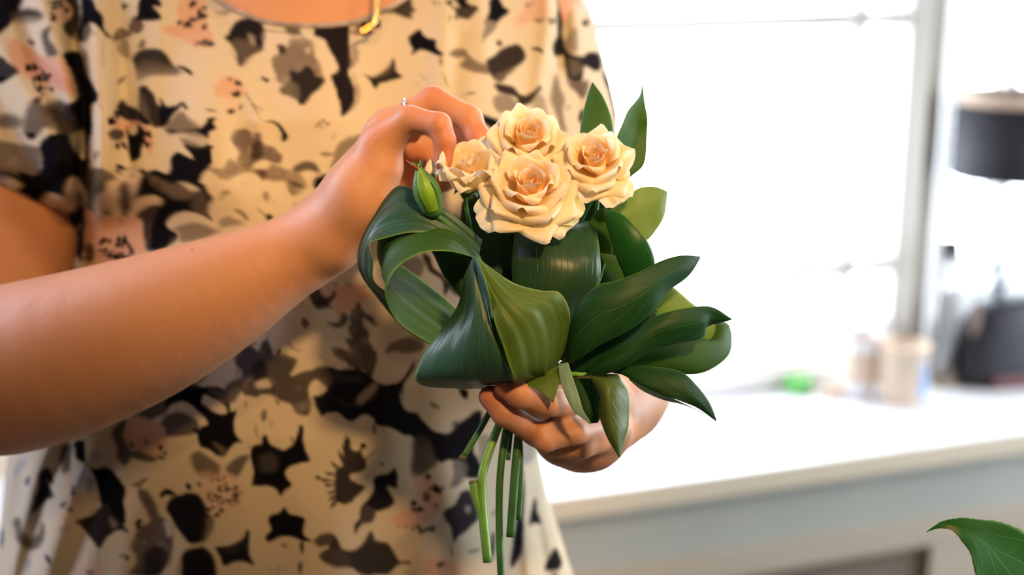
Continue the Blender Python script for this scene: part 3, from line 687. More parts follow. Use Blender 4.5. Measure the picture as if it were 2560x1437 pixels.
b([(1190,520),(1260,450),(1400,435),(1500,490),(1550,580),(1620,640),(1560,670),(1400,670),(1280,700),(1235,730),(1210,600)], (0.03,0.026,0.024), 5, 3, 1, (1380,800,1380,590))
b([(1250,560),(1400,560),(1600,620),(1640,660),(1350,690),(1230,730)], GRY, 9, 3, .55)
s([(1595,590),(1680,630),(1735,680)], 44, BLK, rag=2)
b([(1240,790),(1300,770),(1380,850),(1420,930),(1490,960),(1590,945),(1650,915),(1690,970),(1660,985),(1630,955),(1560,1030),(1490,1130),(1380,1140),(1340,1050),(1350,1120),(1260,1080),(1250,900)], (0.025,0.02,0.02), 4, 3)
b([(1240,820),(1300,900),(1330,1020),(1300,1090),(1240,1000)], GRY, 9, 3, .6)
b([(1500,1120),(1620,1000),(1700,1060),(1800,1140),(1800,1180),(1500,1180)], GRY, 7, 3, .7)
b([(1490,1150),(1560,1200),(1700,1170),(1810,1160),(1810,1230),(1660,1200),(1520,1210)], DGR, 6, 3, .85)
b([(1040,960),(1095,900),(1160,950),(1250,1000),(1330,1100),(1240,1120),(1120,1080),(1060,1010)], BLK, 4, 4, .97)
b([(1000,1050),(1120,1080),(1240,1090),(1340,1180),(1380,1300),(1360,1400),(1300,1290),(1240,1120),(1150,1180),(1060,1200)], PNK, 5, 4, .85)
d(1030,1040,60,60,10,seed=9); d(980,1090,30,30,4,seed=10)
b([(960,1210),(1020,1150),(1100,1170),(1120,1230),(1040,1260)], DGR, 4, 5, .95)
b([(1135,1130),(1170,1200),(1215,1190),(1235,1110),(1300,1170),(1310,1260),(1350,1300),(1320,1340),(1290,1300),(1270,1380),(1230,1437),(1170,1450),(1150,1330)], BLK, 3, 4)
d(1090,1310,70,30,8,seed=11); d(1090,1530,50,40,10,seed=12); d(1170,1590,30,20,4,seed=13); d(1280,1545,25,20,3,seed=14); d(1330,1250,40,60,8,seed=15)
b([(1540,1437),(1600,1370),(1680,1400),(1800,1480),(1800,1640),(1700,1660),(1640,1560),(1540,1500)], BLK, 3, 3)
b([(1620,1240),(1760,1290),(1810,1330),(1800,1400),(1690,1340)], (0.03,0.025,0.025), 5, 4, .95)
# --- (0,350)
b, s, d = crop(0, 350, 3.592)
s([(850,180),(860,120),(900,110)], 24, GRY, op=.7)
b([(800,270),(900,260),(980,290),(1040,350),(980,370),(930,450),(860,560),(850,680),(800,640),(770,540),(770,380)], (0.05,0.04,0.036), 6, 4, .95, None, .2)
b([(600,420),(650,335),(700,350),(750,440),(770,560),(700,600),(640,610),(595,520)], CREAM, 4, 2)
b([(640,500),(720,460),(765,560),(770,620),(690,590)], (0.2,0.2,0.22), 6, 4, .7)
b([(370,600),(400,510),(500,488),(590,530),(600,640),(620,740),(520,690)], CREAM, 4, 2)
b([(440,650),(520,600),(600,650),(620,745),(520,690)], GRY, 7, 4, .7)
b([(570,600),(620,640),(750,610),(770,800),(740,1100),(690,1170),(650,1100),(650,850),(620,760),(600,650)], (0.015,0.018,0.03), 5, 5)
s([(680,830),(740,740)], 44, (0.32,0.38,0.42), op=.7); s([(690,870),(660,950)], 30, (0.4,0.42,0.46), op=.7); s([(660,1160),(700,1050)], 40, (.6,.6,.66), op=.8); s([(735,1090),(700,1160)], 50, (.65,.65,.7), op=.8)  # pale bluish strokes have the cool side light in their colour
s([(1110,370),(1160,430),(1150,560),(1165,640)], 80, (0.06,0.045,0.045), rag=2, op=.9)
b([(1060,430),(1120,370),(1165,480),(1160,600),(1130,700),(1080,640)], (0.06,0.045,0.045), 4, 3, .95)
b([(1060,300),(1200,240),(1270,330),(1240,460),(1200,560),(1170,500),(1120,380),(1060,420)], (0.42,0.33,0.30), 8, 3, .6)
d(960,650,40,50,5,DGR,seed=20); d(1080,730,30,30,4,DGR,seed=21)
b([(780,640),(900,680),(1050,690),(1160,680),(1270,720),(1300,900),(1300,1030),(1200,1060),(1000,1130),(800,1120),(760,900)], PNK, 7, 4, .8)
b([(760,950),(830,940),(850,1020),(820,1100),(750,1080)], DGR, 5, 5, .9)
d(940,910,50,40,10,seed=22); d(1080,920,70,60,16,seed=23); d(960,1010,80,40,14,seed=24); d(1080,1050,90,40,18,seed=25); d(1180,960,30,50,7,DGR,seed=26)
b([(1210,680),(1300,600),(1400,575),(1490,610),(1560,680),(1530,720),(1500,780),(1600,850),(1560,920),(1400,1000),(1320,1000),(1290,860),(1270,720)], (0.03,0.023,0.024), 5, 3, .97)
b([(1200,560),(1270,330),(1300,290),(1380,265),(1450,290),(1500,300),(1535,250),(1530,160),(1600,110),(1640,150),(1740,230),(1830,260),(1800,340),(1790,440),(1700,600),(1560,680),(1470,590),(1400,500),(1290,520)], BLK, 3, 2)
b([(1310,300),(1400,340),(1480,420),(1600,390),(1780,430),(1760,480),(1640,520),(1500,500),(1380,410)], GRY, 8, 3, .75)
b([(1600,380),(1700,390),(1790,440),(1750,455),(1650,420)], CREAM, 6, 3, .8)
b([(1220,540),(1380,500),(1480,550),(1470,600),(1390,575),(1260,620),(1210,670)], CREAM, 4, 2)
# --- (400,0)
b, s, d = crop(400, 0, 3.592)
b([(20,250),(160,200),(160,60),(240,-60),(380,-60),(420,60),(430,200),(490,350),(440,400),(330,425),(180,340),(40,300)], PNK, 6, 4, .8)
d(380,110,50,50,14,seed=30); d(220,220,60,30,10,seed=31); d(300,160,50,30,4,DGR,seed=32); d(410,240,30,25,6,seed=33); d(380,395,110,30,12,DGR,seed=34); d(290,30,30,30,5,DGR,seed=35)
b([(440,-30),(520,40),(640,80),(620,110),(500,100),(420,50)], (0.4,0.37,0.34), 8, 3, .8)
b([(510,110),(640,90),(600,130),(540,130)], GRY, 7, 3, .8)
b([(480,150),(640,190),(660,240),(590,330),(500,300)], CREAM, 5, 3)
b([(660,220),(740,160),(830,150),(910,190),(940,260),(935,430),(880,480),(780,520),(720,590),(680,470),(630,380),(570,330),(620,300)], (0.014,0.012,0.014), 4, 4)
b([(640,380),(760,350),(840,400),(930,450),(830,510),(720,585)], GRY, 9, 4, .6)
b([(790,300),(840,330),(850,400),(800,370)], (0.35,0.28,0.22), 6, 3, .7)
s([(520,310),(620,370),(690,470),(730,600)], 16, DGR, op=.7)
s([(930,275),(1130,290)], 16, BLK, rag=1, op=.9)
b([(940,300),(1120,300),(1160,400),(1050,410),(1020,500),(950,440)], (0.55,0.44,0.36), 8, 3, .6)
b([(1100,210),(1220,230),(1280,310),(1200,320),(1140,290)], DGR, 6, 4, .9)
b([(1380,225),(1680,205),(1700,400),(1720,580),(1690,640),(1730,750),(1755,880),(1700,1000),(1625,1045),(1620,940),(1560,760),(1540,680),(1600,620),(1560,520),(1500,400),(1470,350),(1370,320)], (0.014,0.011,0.012), 3, 3)
b([(1720,400),(1780,440),(1780,540),(1710,620)], GRY, 6, 3, .7); b([(1730,650),(1790,800),(1780,930),(1700,1010),(1760,880)], GRY, 7, 3, .6)
b([(1170,360),(1280,320),(1380,380),(1400,500),(1440,560),(1460,700),(1350,740),(1080,750),(1030,640),(1000,520),(1080,470),(1130,430)], (0.15,0.11,0.08), 6, 6, .95, None, .35)
b([(1310,430),(1345,430),(1340,480),(1305,470)], CREAM, 5, 2, .8); b([(1380,400),(1480,440),(1500,540),(1580,640),(1500,640),(1440,570),(1390,490)], CREAM, 5, 5, .9)
b([(1050,410),(1100,395),(1130,450),(1080,475)], (0.05,0.03,0.03), 4, 4)
b([(1170,640),(1260,650),(1300,580),(1370,610),(1400,680),(1470,720),(1440,780),(1380,840),(1280,940),(1230,900),(1180,780)], (0.022,0.018,0.018), 4, 5)
b([(1060,800),(1140,740),(1240,760),(1250,900),(1150,870),(1080,840)], (0.10,0.08,0.06), 5, 5, .95)
d(960,705,40,25,4,DGR,seed=36); s([(880,715),(1080,722)], 14, GRY, op=.7)
b([(500,760),(560,680),(650,690),(740,760),(760,840),(650,890),(560,880),(490,830)], PNK, 7, 5, .7); b([(570,880),(680,900),(680,1010),(600,1020)], PPK, 7, 4, .6)
d(690,840,45,28,8,seed=37); d(700,745,30,20,3,DGR,seed=38); d(630,715,20,15,2,GRY,seed=39); d(640,1000,45,15,6,DGR,seed=40); d(730,960,20,20,3,GRY,seed=41)
s([(390,985),(530,1000)], 26, GRY, op=.85)
s([(770,840),(850,970),(920,1090)], 20, DGR, op=.7); s([(860,950),(940,1000)], 26, LGR, op=.6)
b([(920,1105),(990,1083),(1070,1110),(1130,1180),(1155,1240),(1095,1275),(1085,1190),(1040,1120),(980,1095)], BLK, 2.5, 1)
b([(0,880),(60,960),(130,950),(195,915),(250,975),(215,975),(190,950),(120,1030),(60,1110),(0,1120)], BLK, 3, 2)
b([(60,1120),(180,1000),(260,1090),(330,1160),(80,1170)], GRY, 6, 3, .7)
b([(60,1160),(200,1170),(330,1160),(400,1110),(430,1060),(515,1050),(480,1100),(505,1150),(450,1190),(430,1250),(380,1220),(280,1170),(110,1200)], BLK, 3, 2)
b([(210,1290),(350,1320),(430,1295),(475,1320),(430,1350),(440,1380),(460,1420),(460,1480),(360,1560),(280,1390)], BLK, 3, 3)
b([(330,1190),(420,1240),(430,1290),(330,1310),(200,1270),(260,1210)], LGR, 8, 3, .6)
# --- (400,300)
b, s, d = crop(400, 300, 3.592)
b([(90,350),(160,285),(230,350),(330,380),(450,360),(460,250),(430,220),(470,250),(430,280),(455,350),(370,400),(375,440),(330,545),(400,570),(430,640),(480,700),(440,760),(430,830),(470,900),(380,860),(270,830),(150,820),(60,900),(70,960),(160,1030),(90,1060),(50,1150),(-80,1150),(-60,900),(20,700),(-40,560),(60,480),(95,440)], BLK, 3, 2)
b([(-40,520),(60,560),(200,590),(350,640),(280,700),(150,710),(20,640)], GRY, 8, 3, .8); b([(160,560),(260,565),(350,620),(290,640),(200,590)], CREAM, 5, 3, .85)
b([(280,800),(310,700),(390,650),(420,720),(440,870),(340,850)], GRY, 9, 3, .55)
b([(60,940),(130,850),(260,825),(380,860),(540,970),(540,1010),(380,1080),(180,1090),(160,1020)], CREAM, 3, 2)
b([(110,980),(220,930),(340,920),(500,980),(540,1000),(350,1080),(190,1095),(170,1020)], GRY, 7, 2, .85)
b([(640,130),(700,85),(800,90),(830,150),(840,110),(900,120),(930,210),(1060,280),(1090,340),(1060,400),(980,380),(940,360),(850,400),(840,440),(700,380),(710,290),(660,200)], (0.12,0.085,0.07), 5, 6, .95, None, .4)
b([(820,240),(880,180),(930,260),(920,310),(850,360),(820,330)], (0.03,0.02,0.02), 6, 5, .9)
b([(430,430),(500,440),(560,460),(600,400),(620,370),(700,380),(840,430),(900,430),(1000,380),(1090,420),(1200,460),(1300,560),(1280,640),(1190,680),(1120,560),(1040,560),(930,530),(820,480),(750,470),(680,510),(600,540),(520,500)], (0.17,0.125,0.09), 6, 6, .92, None, .4)
b([(850,400),(930,360),(990,400),(960,440),(870,425)], CREAM, 5, 2)
b([(870,440),(950,450),(960,500),(910,540),(860,480)], (0.07,0.03,0.03), 4, 5, .9)
b([(1180,440),(1230,400),(1310,365),(1400,390),(1430,470),(1330,450),(1240,470),(1190,470)], (0.06,0.045,0.04), 6, 3, .92)
b([(1160,540),(1240,570),(1290,600),(1200,600)], (0.05,0.03,0.03), 5, 4, .8)
s([(990,490),(1050,570)], 14, GRY); s([(1070,600),(1080,605)], 16, GRY)
s([(545,720),(570,660),(620,635)], 44, GRY, rag=4, op=.85); s([(620,640),(660,700),(650,780)], 10, LGR, op=.6)
s([(950,630),(955,740)], 46, (0.12,0.07,0.06), rag=4, op=.9); s([(900,660),(870,740)], 10, LGR, op=.6); s([(1010,700),(1030,770)], 18, LGR, op=.6)
s([(880,790),(940,860)], 26, GRY, op=.8); b([(950,850),(1000,850),(1015,890),(960,895)], BLK, 3, 2)
s([(670,800),(740,840),(790,900)], 34, GRY, rag=4, op=.8); b([(520,900),(600,870),(700,900),(760,930),(640,960),(540,960)], GRY, 7, 5, .7)
s([(750,540),(760,600)], 26, LGR, op=.5); s([(1210,740),(1240,800)], 26, BLK, op=.85); s([(1130,570),(1190,680)], 12, DGR, op=.6)
b([(1370,600),(1400,520),(1520,490),(1560,560),(1420,660)], BLK, 4, 3)
b([(1560,340),(1620,200),(1760,140),(1840,160),(1760,240),(1660,310),(1600,460),(1530,420)], GRY, 6, 4, .85); s([(1430,300),(1560,310)], 40, GRY, op=.8)
d(1450,40,80,40,6,GRY,(2,5),seed=50); d(1550,140,40,20,3,LGR,(2,4),seed=51)
# --- (800,0)
b, s, d = crop(800, 0, 3.592)
b([(590,110),(680,50),(720,-40),(800,-30),(830,50),(870,100),(830,120),(820,175),(740,150),(660,120)], (0.03,0.025,0.02), 5, 4, .97)
d(410,240,140,90,50,(0.02,0.015,0.015),(2.5,6),seed=60); b([(290,280),(350,210),(450,200),(520,280),(430,340),(330,350)], PPK, 6, 4, .45); d(410,250,90,70,26,BLK,(3,6),seed=61)
b([(790,340),(890,260),(930,310),(970,340),(1040,360),(1050,430),(1110,485),(1060,500),(990,470),(900,450),(820,495),(830,440),(800,390)], BLK, 2.5, 1)
b([(395,665),(480,690),(570,640),(630,580),(650,520),(675,560),(690,640),(740,690),(620,730),(540,750),(495,795),(440,720)], (0.02,0.017,0.016), 3, 1, 1)
b([(480,680),(570,630),(630,560),(640,640),(560,690)], GRY, 8, 2, .45)
s([(1080,500),(1090,600)], 22, GRY, op=.8); s([(1100,650),(1150,780)], 26, GRY, op=.8); s([(890,660),(960,720)], 14, LGR, op=.6); s([(840,720),(890,780)], 14, LGR, op=.6); s([(940,700),(980,770)], 14, LGR, op=.5); s([(930,520),(980,530)], 20, LGR, op=.5)
b([(1160,480),(1230,440),(1310,440),(1340,490),(1430,560),(1520,600),(1530,660),(1380,650),(1250,590),(1300,520),(1220,520)], GRY, 5, 3, .9)
b([(1490,560),(1560,490),(1650,430),(1750,400),(1810,420),(1850,520),(1760,600),(1680,680),(1620,740),(1540,680)], (0.03,0.022,0.02), 4, 3)
b([(1560,690),(1640,640),(1760,600),(1690,680),(1600,750)], GRY, 6, 3, .7)
b([(1580,380),(1610,355),(1630,400),(1590,410)], BLK, 4, 3); s([(1270,860),(1410,825)], 24, GRY, op=.8)
b([(1130,20),(1180,0),(1190,60),(1310,50),(1420,60),(1390,130),(1330,180),(1240,140),(1200,90)], (0.03,0.022,0.02), 4, 6, .97)
b([(1180,-40),(1330,-40),(1310,10),(1360,50),(1250,60)], BLK, 4, 3); d(1200,180,50,60,6,GRY,(2,5),seed=62); d(1060,20,50,20,5,GRY,(2,5),seed=63)
b([(1520,0),(1600,-30),(1640,50),(1700,100),(1640,160),(1580,205),(1500,170),(1520,90)], BLK, 3, 2)
b([(1480,180),(1590,200),(1560,270),(1500,330),(1460,380),(1460,290)], GRY, 5, 4, .85)
# --- (1150,0)
b, s, d = crop(1150, 0, 3.592)
b([(500,170),(560,80),(600,-40),(760,-40),(790,100),(740,190),(620,210),(500,240)], PNK, 9, 4, .65); d(640,35,60,30,6,BLK,(2,5),seed=70); d(720,180,60,20,6,GRY,(2,4),seed=71); d(830,190,30,50,8,DGR,(2,5),seed=72)
s([(640,440),(700,440),(755,480)], 34, BLK, rag=1)
b([(880,-60),(960,-60),(955,60),(930,220),(925,300),(960,440),(1000,480),(1100,500),(1150,470),(1250,480),(1270,600),(1220,640),(1120,600),(1100,700),(1050,740),(960,700),(940,560),(920,500),(850,500),(840,400),(870,300),(870,120)], (0.016,0.013,0.014), 4, 3)
b([(940,380),(1010,260),(1060,270),(1060,440),(1000,480),(950,450)], GRY, 7, 3, .7); b([(1060,280),(1140,240),(1180,340),(1160,450),(1080,440)], CREAM, 5, 2, .9)
b([(960,540),(1060,540),(1100,640),(1000,680)], (.10,.08,.06), 9, 3, .9)
b([(960,720),(1060,730),(1160,720),(1140,850),(1080,890),(1010,800)], (0.10,0.07,0.055), 6, 4, .95)
b([(1080,0),(1160,-20),(1240,200),(1250,330),(1190,280),(1130,160)], PPK, 7, 4, .7); d(1120,195,35,45,9,BLK,(3,6),seed=73)
b([(1280,640),(1330,700),(1380,800),(1420,1060),(1400,1150),(1440,1300),(1340,850),(1290,720)], (0.02,0.017,0.02), 4, 2); b([(1060,1060),(1080,990),(1110,990),(1110,1080),(1080,1120)], BLK, 4, 3)
b([(820,900),(850,680),(880,700),(900,800),(960,900),(930,1000),(980,1150),(900,1170),(860,1020)], GRY, 7, 4, .85)
b([(960,820),(1040,830),(1080,940),(1040,1080),(960,1160),(930,1000)], CREAM, 5, 2, .9); s([(980,930),(960,1000)], 50, LGR, op=.6)
b([(300,760),(380,750),(480,780),(540,850),(620,840),(690,780),(720,760),(740,800),(690,850),(640,930),(560,960),(490,1000),(520,890),(420,850),(340,830)], (0.03,0.022,0.02), 4, 3)
b([(310,870),(380,840),(480,880),(510,960),(440,1010),(340,1000),(300,930)], GRY, 6, 3, .8); b([(640,940),(700,820),(760,900),(780,1050),(700,1060)], GRY, 8, 3, .6)
b([(180,1030),(300,1060),(360,1100),(300,1160),(220,1110)], BLK, 5, 3)
# --- lower left, bluish window light mixed into some print tones (0,1000) s 3.289
b, s, d = crop(0, 1000, 3.289)
s([(240,460),(150,560),(120,650)], 60, (.3,.3,.34), op=.6); s([(240,620),(215,700)], 34, (.05,.06,.1), op=.9)
b([(330,590),(400,550),(440,660),(430,690),(380,650),(440,790),(390,820),(340,870),(260,940),(270,830),(310,720)], (0.025,0.02,0.024), 4, 3)
b([(500,400),(570,360),(590,420),(570,600),(510,580)], DGR, 5, 4, .9); b([(600,360),(690,330),(700,430),(720,540),(780,560),(900,560),(1010,680),(1040,750),(1020,850),(1040,1010),(930,1020),(830,850),(790,700),(700,530),(630,480)], BLK, 4, 3)
b([(620,600),(690,530),(770,620),(780,740),(680,770),(610,700)], (.6,.6,.64), 4, 2, .95); b([(720,650),(780,660),(770,750),(700,770)], (.22,.2,.24), 7, 2, .7)
b([(740,440),(800,410),(840,470),(790,520),(730,500)], (.3,.3,.33), 6, 3, .7)
b([(540,600),(600,600),(590,700),(540,690)], PPK, 5, 3, .8); b([(480,860),(600,780),(680,860),(600,960),(480,1000)], PPK, 9, 3, .6); d(600,740,20,40,4,(.04,.05,.09),(3,6),seed=80); d(520,860,20,25,3,(.04,.05,.09),(3,6),seed=81); d(575,900,20,15,3,(.04,.05,.09),(3,5),seed=82)
s([(480,1060),(590,1060)], 40, (.3,.3,.33), op=.7)
b([(620,995),(740,950),(860,850),(940,940),(1060,1080),(960,1070),(870,1150),(820,1220),(770,1170),(700,1070)], (0.025,0.02,0.02), 4, 3); b([(900,960),(960,1020),(920,1050)], LGR, 6, 3, .6)
s([(800,1210),(815,1350)], 12, GRY, op=.8)
b([(110,1000),(160,980),(190,1080),(250,1140),(310,1090),(340,980),(375,1100),(330,1200),(240,1240),(140,1160)], DGR, 7, 4, .85); s([(370,1270),(420,1350)], 36, (.04,.05,.09), op=.95); s([(20,1040),(10,1240)], 40, (.06,.07,.12), op=.9); s([(240,1240),(230,1437)], 14, (.15,.2,.3), op=.8)
b([(1020,350),(1050,180),(1130,120),(1290,170),(1380,290),(1330,420),(1280,470),(1180,430),(1080,400)], PNK, 6, 5, .75); d(1210,330,25,25,3,DGR,(3,5),seed=83); d(1320,440,50,60,12,DGR,(3,6),seed=84); d(1070,370,40,30,5,DGR,(3,6),seed=85)
b([(1060,410),(1160,430),(1280,470),(1250,510),(1150,490),(1080,450)], DGR, 5, 5, .9)
b([(920,280),(990,180),(1040,170),(1010,290),(1060,390),(1070,480),(1020,550),(970,480),(950,380)], DGR, 5, 4, .9)
b([(1100,130),(1360,-20),(1380,80),(1280,150),(1200,150)], (.05,.04,.04), 5, 4, .9)
b([(1310,200),(1360,130),(1460,90),(1560,130),(1640,210),(1600,280),(1380,300),(1350,230)], (0.08,0.065,0.06), 5, 4, .95)
b([(1360,60),(1420,-60),(1860,-80),(1860,380),(1740,400),(1660,390),(1620,300),(1650,220),(1700,200),(1690,150),(1530,20),(1440,30)], BLK, 3, 2)
b([(1640,0),(1700,-40),(1850,50),(1850,120),(1750,90)], CREAM, 3, 2)
s([(1090,700),(1140,690),(1220,640)], 40, GRY, rag=5, op=.85)
b([(1130,740),(1200,740),(1280,850),(1320,940),(1400,1000),(1430,1130),(1400,1330),(1300,1437),(1080,1437),(1120,1330),(1080,1200),(1120,1080),(1220,1000),(1190,900)], (0.085,0.065,0.075), 7, 7, .95, None, .35)
b([(1180,1250),(1300,1200),(1400,1300),(1300,1437),(1180,1437)], (.015,.013,.02), 6, 6, .9); d(1145,1030,35,40,8,BLK,(4,7),seed=86); d(1030,1290,50,20,5,DGR,(3,6),seed=87); b([(1340,1000),(1400,1010),(1420,1100),(1370,1110)], (.55,.5,.5), 5, 4, .8)
b([(1360,900),(1400,810),(1450,790),(1560,760),(1650,790),(1700,900),(1690,1080),(1660,1160),(1560,1180),(1450,1050),(1400,960)], (.01,.01,.014), 4, 2); b([(1690,940),(1760,1000),(1720,1120),(1660,1160)], DGR, 7, 3, .8)
s([(1315,800),(1370,750),(1460,790)], 50, BLK); s([(1530,680),(1570,740)], 44, BLK, rag=2)
b([(1490,1290),(1560,1220),(1680,1210),(1760,1300),(1760,1500),(1480,1500)], (.012,.011,.015), 6, 2)
b([(620,1370),(830,1360),(850,1460),(610,1470)], PPK, 6, 3, .8); d(750,1400,50,20,5,DGR,(3,5),seed=88)
# --- (400,780)
b, s, d = crop(400, 780, 3.592)
b([(60,780),(220,640),(330,650),(400,700),(370,820),(430,870),(560,920),(690,880),(670,980),(690,1100),(830,1240),(930,1210),(1080,1240),(1180,1200),(1230,1100),(1250,1020),(1290,1040),(1290,1200),(1340,1330),(1200,1370),(1060,1460),(960,1437),(850,1300),(790,1200),(680,1180),(560,1300),(380,1220),(330,1100),(300,1050),(420,1040),(420,970),(250,810),(160,810)], BLK, 3, 2)
b([(290,660),(400,520),(440,560),(370,640)], GRY, 8, 3, .7)
b([(470,1170),(560,1200),(600,1250),(560,1300)], GRY, 5, 3, .7)
b([(350,1230),(450,1240),(560,1320),(640,1220),(740,1175),(810,1230),(860,1330),(800,1480),(560,1480),(380,1330)], CREAM, 3, 2)
b([(270,1300),(340,1250),(440,1300),(530,1370),(520,1460),(400,1490),(300,1400)], (.09,.075,.07), 7, 3, .9); b([(590,1420),(640,1340),(740,1280),(800,1290),(760,1380),(680,1490)], (.08,.07,.065), 6, 3, .92)
b([(680,370),(740,310),(820,300),(880,350),(900,270),(970,240),(1000,340),(1030,390),(1120,380),(1220,420),(1220,480),(1180,560),(1230,590),(1340,640),(1340,900),(1240,900),(1160,840),(1080,800),(1000,760),(930,750),(840,760),(740,720),(700,660),(740,560),(690,470)], (.055,.045,.045), 4, 6, .97, None, .3)
b([(860,640),(940,600),(1000,640),(980,680),(880,685)], CREAM, 4, 2, .9); b([(830,500),(930,430),(960,560),(860,600)], (.015,.013,.018), 7, 5, .9)
b([(440,700),(560,710),(620,640),(740,600),(740,700),(680,790),(600,830),(500,770)], (.1,.075,.065), 5, 5, .92)
s([(960,260),(995,170)], 24, GRY, op=.85); d(830,270,40,20,4,DGR,(2,4),seed=90); d(1060,350,30,20,3,DGR,(3,5),seed=91); b([(1010,55),(1040,90),(1010,120),(980,85)], BLK, 3, 1); d(920,160,15,15,2,GRY,(2,4),seed=92)
s([(1150,270),(1200,330),(1290,360)], 12, GRY, op=.8); d(680,540,30,40,5,LGR,(2,4),seed=93); d(1440,390,25,15,2,LGR,(2,4),seed=94); d(1300,90,1,1,1,GRY,(12,13),seed=95); s([(1330,20),(1380,-40)], 14, GRY, op=.7)
b([(1340,600),(1420,560),(1500,640),(1480,720),(1380,740)], CREAM, 4, 2)
s([(940,880),(930,1000)], 60, (.1,.1,.09), rag=4, op=.85); s([(870,980),(860,1060),(890,1140)], 40, LGR, op=.8); s([(990,960),(1010,1040)], 30, LGR, op=.6); s([(770,800),(770,860)], 34, LGR, op=.8); s([(1170,1120),(1200,1170)], 24, DGR, op=.8)
b([(910,1130),(950,1100),(980,1160),(1000,1230),(940,1270),(910,1200)], BLK, 3, 3); s([(1020,760),(1080,850)], 24, DGR, rag=5)
b([(860,1260),(960,1200),(1100,1250),(1090,1437),(920,1460)], (.05,.045,.045), 7, 3, .85)
b([(1180,580),(1320,540),(1460,480),(1560,500),(1640,540),(1800,500),(1800,840),(1700,860),(1560,870),(1440,920),(1400,800),(1360,760),(1500,740),(1520,640),(1420,590),(1330,640),(1240,640)], (.045,.036,.034), 5, 4, .95)
# --- (650,680) s 3.265
b, s, d = crop(650, 680, 3.265)
b([(510,240),(530,180),(640,110),(760,90),(860,130),(910,200),(850,240),(750,290),(690,340),(620,370),(600,280),(520,260)], PNK, 7, 5, .8)
s([(390,340),(440,280),(500,240),(560,290),(600,280)], 30, GRY, rag=4, op=.9); d(680,110,90,20,6,DGR,(2,4),seed=100); d(870,120,40,15,4,DGR,(2,4),seed=101)
b([(530,380),(570,410),(640,410),(670,330),(710,350),(710,420),(640,450),(570,430)], (.06,.045,.045), 4, 4, .92)
b([(740,300),(780,290),(800,255),(830,310),(900,360),(955,420),(930,440),(870,390),(840,380),(880,480),(890,560),(950,660),(940,760),(900,880),(850,800),(740,790),(700,740),(600,680),(580,610),(640,610),(740,640),(690,550),(760,540),(720,460),(740,400)], (.055,.042,.038), 5, 6, .95, None, .25)
b([(330,410),(370,390),(415,420),(365,470)], GRY, 4, 4, .95)
b([(1030,650),(1070,580),(1160,540),(1260,530),(1340,590),(1310,640),(1200,670),(1110,650),(1040,660)], (.13,.095,.07), 5, 3, .92)
b([(430,1010),(540,960),(560,860),(540,780),(640,800),(720,790),(860,820),(960,900),(1040,915),(1140,890),(1210,800),(1270,720),(1240,820),(1170,930),(1150,1040),(1200,1130),(1290,1150),(1320,1200),(1420,1290),(1540,1320),(1700,1290),(1640,1500),(1400,1500),(1250,1350),(1170,1330),(1060,1270),(950,1250),(930,1200),(850,1160),(740,1220),(640,1150),(560,1150),(490,1170)], (.012,.011,.014), 3, 2)
b([(780,1060),(840,980),(950,900),(920,1000),(840,1070)], LGR, 6, 5, .9); b([(560,1000),(700,1060),(800,1080),(700,1090)], DGR, 8, 4, .7); b([(600,830),(760,840),(860,880),(740,900),(620,900)], (.04,.038,.038), 9, 3, .8)
b([(260,850),(400,800),(520,770),(590,850),(560,950),(440,900),(390,970),(300,900)], (.075,.058,.05), 5, 3, .92); b([(390,960),(450,880),(540,950),(500,1000),(420,1010)], CREAM, 4, 3)
s([(1390,1070),(1480,1120)], 44, GRY, rag=3, op=.9); b([(1610,950),(1690,960),(1690,1030),(1640,1010)], BLK, 3, 3); b([(1560,1230),(1660,1210),(1760,1130),(1800,1180),(1760,1300),(1600,1340)], (.05,.04,.04), 7, 4, .9)
s([(930,1240),(935,1330)], 40, (.05,.04,.05), rag=3, op=.9); s([(1170,930),(1160,1050)], 20, BLK)
# --- (750,1037) s 3.592
b, s, d = crop(750, 1037, 3.592)
b([(320,520),(400,380),(380,240),(420,200),(480,290),(560,340),(600,430),(560,500),(460,540),(460,590),(580,640),(540,690),(430,790),(330,750),(300,620)], (.02,.016,.02), 4, 7, .97)
for a0, a1 in [((330,600),(140,565)), ((320,620),(220,630)), ((330,540),(220,510)), ((350,480),(270,405)), ((390,430),(340,310)), ((420,330),(415,215)), ((500,400),(570,260)), ((560,420),(690,310)), ((330,680),(240,700)), ((350,730),(270,840)), ((340,700),(260,760))]:
    s([a0, ((a0[0] + a1[0]) / 2, (a0[1] + a1[1]) / 2 + 6), a1], 26, (.03,.022,.026), rag=3, op=.95)
d(155,565,8,8,2,BLK,(5,7),seed=110); d(565,270,10,12,3,BLK,(6,8),seed=111); d(740,440,12,12,2,DGR,(4,6),seed=112); d(420,230,15,20,3,BLK,(5,7),seed=113)
b([(670,560),(780,530),(850,485),(880,590),(870,670),(780,640),(850,760),(840,810),(740,860),(680,870),(650,950),(560,970),(500,1060),(480,1000),(540,900),(560,800),(650,700)], (.014,.012,.016), 3, 3)
b([(540,880),(600,800),(680,870),(650,950),(540,990)], (.07,.055,.055), 5, 5, .8)
b([(1010,560),(1150,520),(1200,600),(1290,700),(1260,850),(1150,960),(1000,1020),(850,990),(830,920),(950,850),(1030,700)], PNK, 7, 5, .72)
d(1230,660,60,60,18,BLK,(3,7),seed=114); d(1050,830,70,50,14,BLK,(3,7),seed=115); d(1130,730,40,40,7,BLK,(3,5),seed=116); d(1215,820,25,20,4,DGR,(3,5),seed=117); d(1110,1020,100,40,12,DGR,(3,6),seed=118); d(900,1000,70,20,5,GRY,(3,5),seed=119); d(1160,560,30,30,4,BLK,(3,5),seed=120)
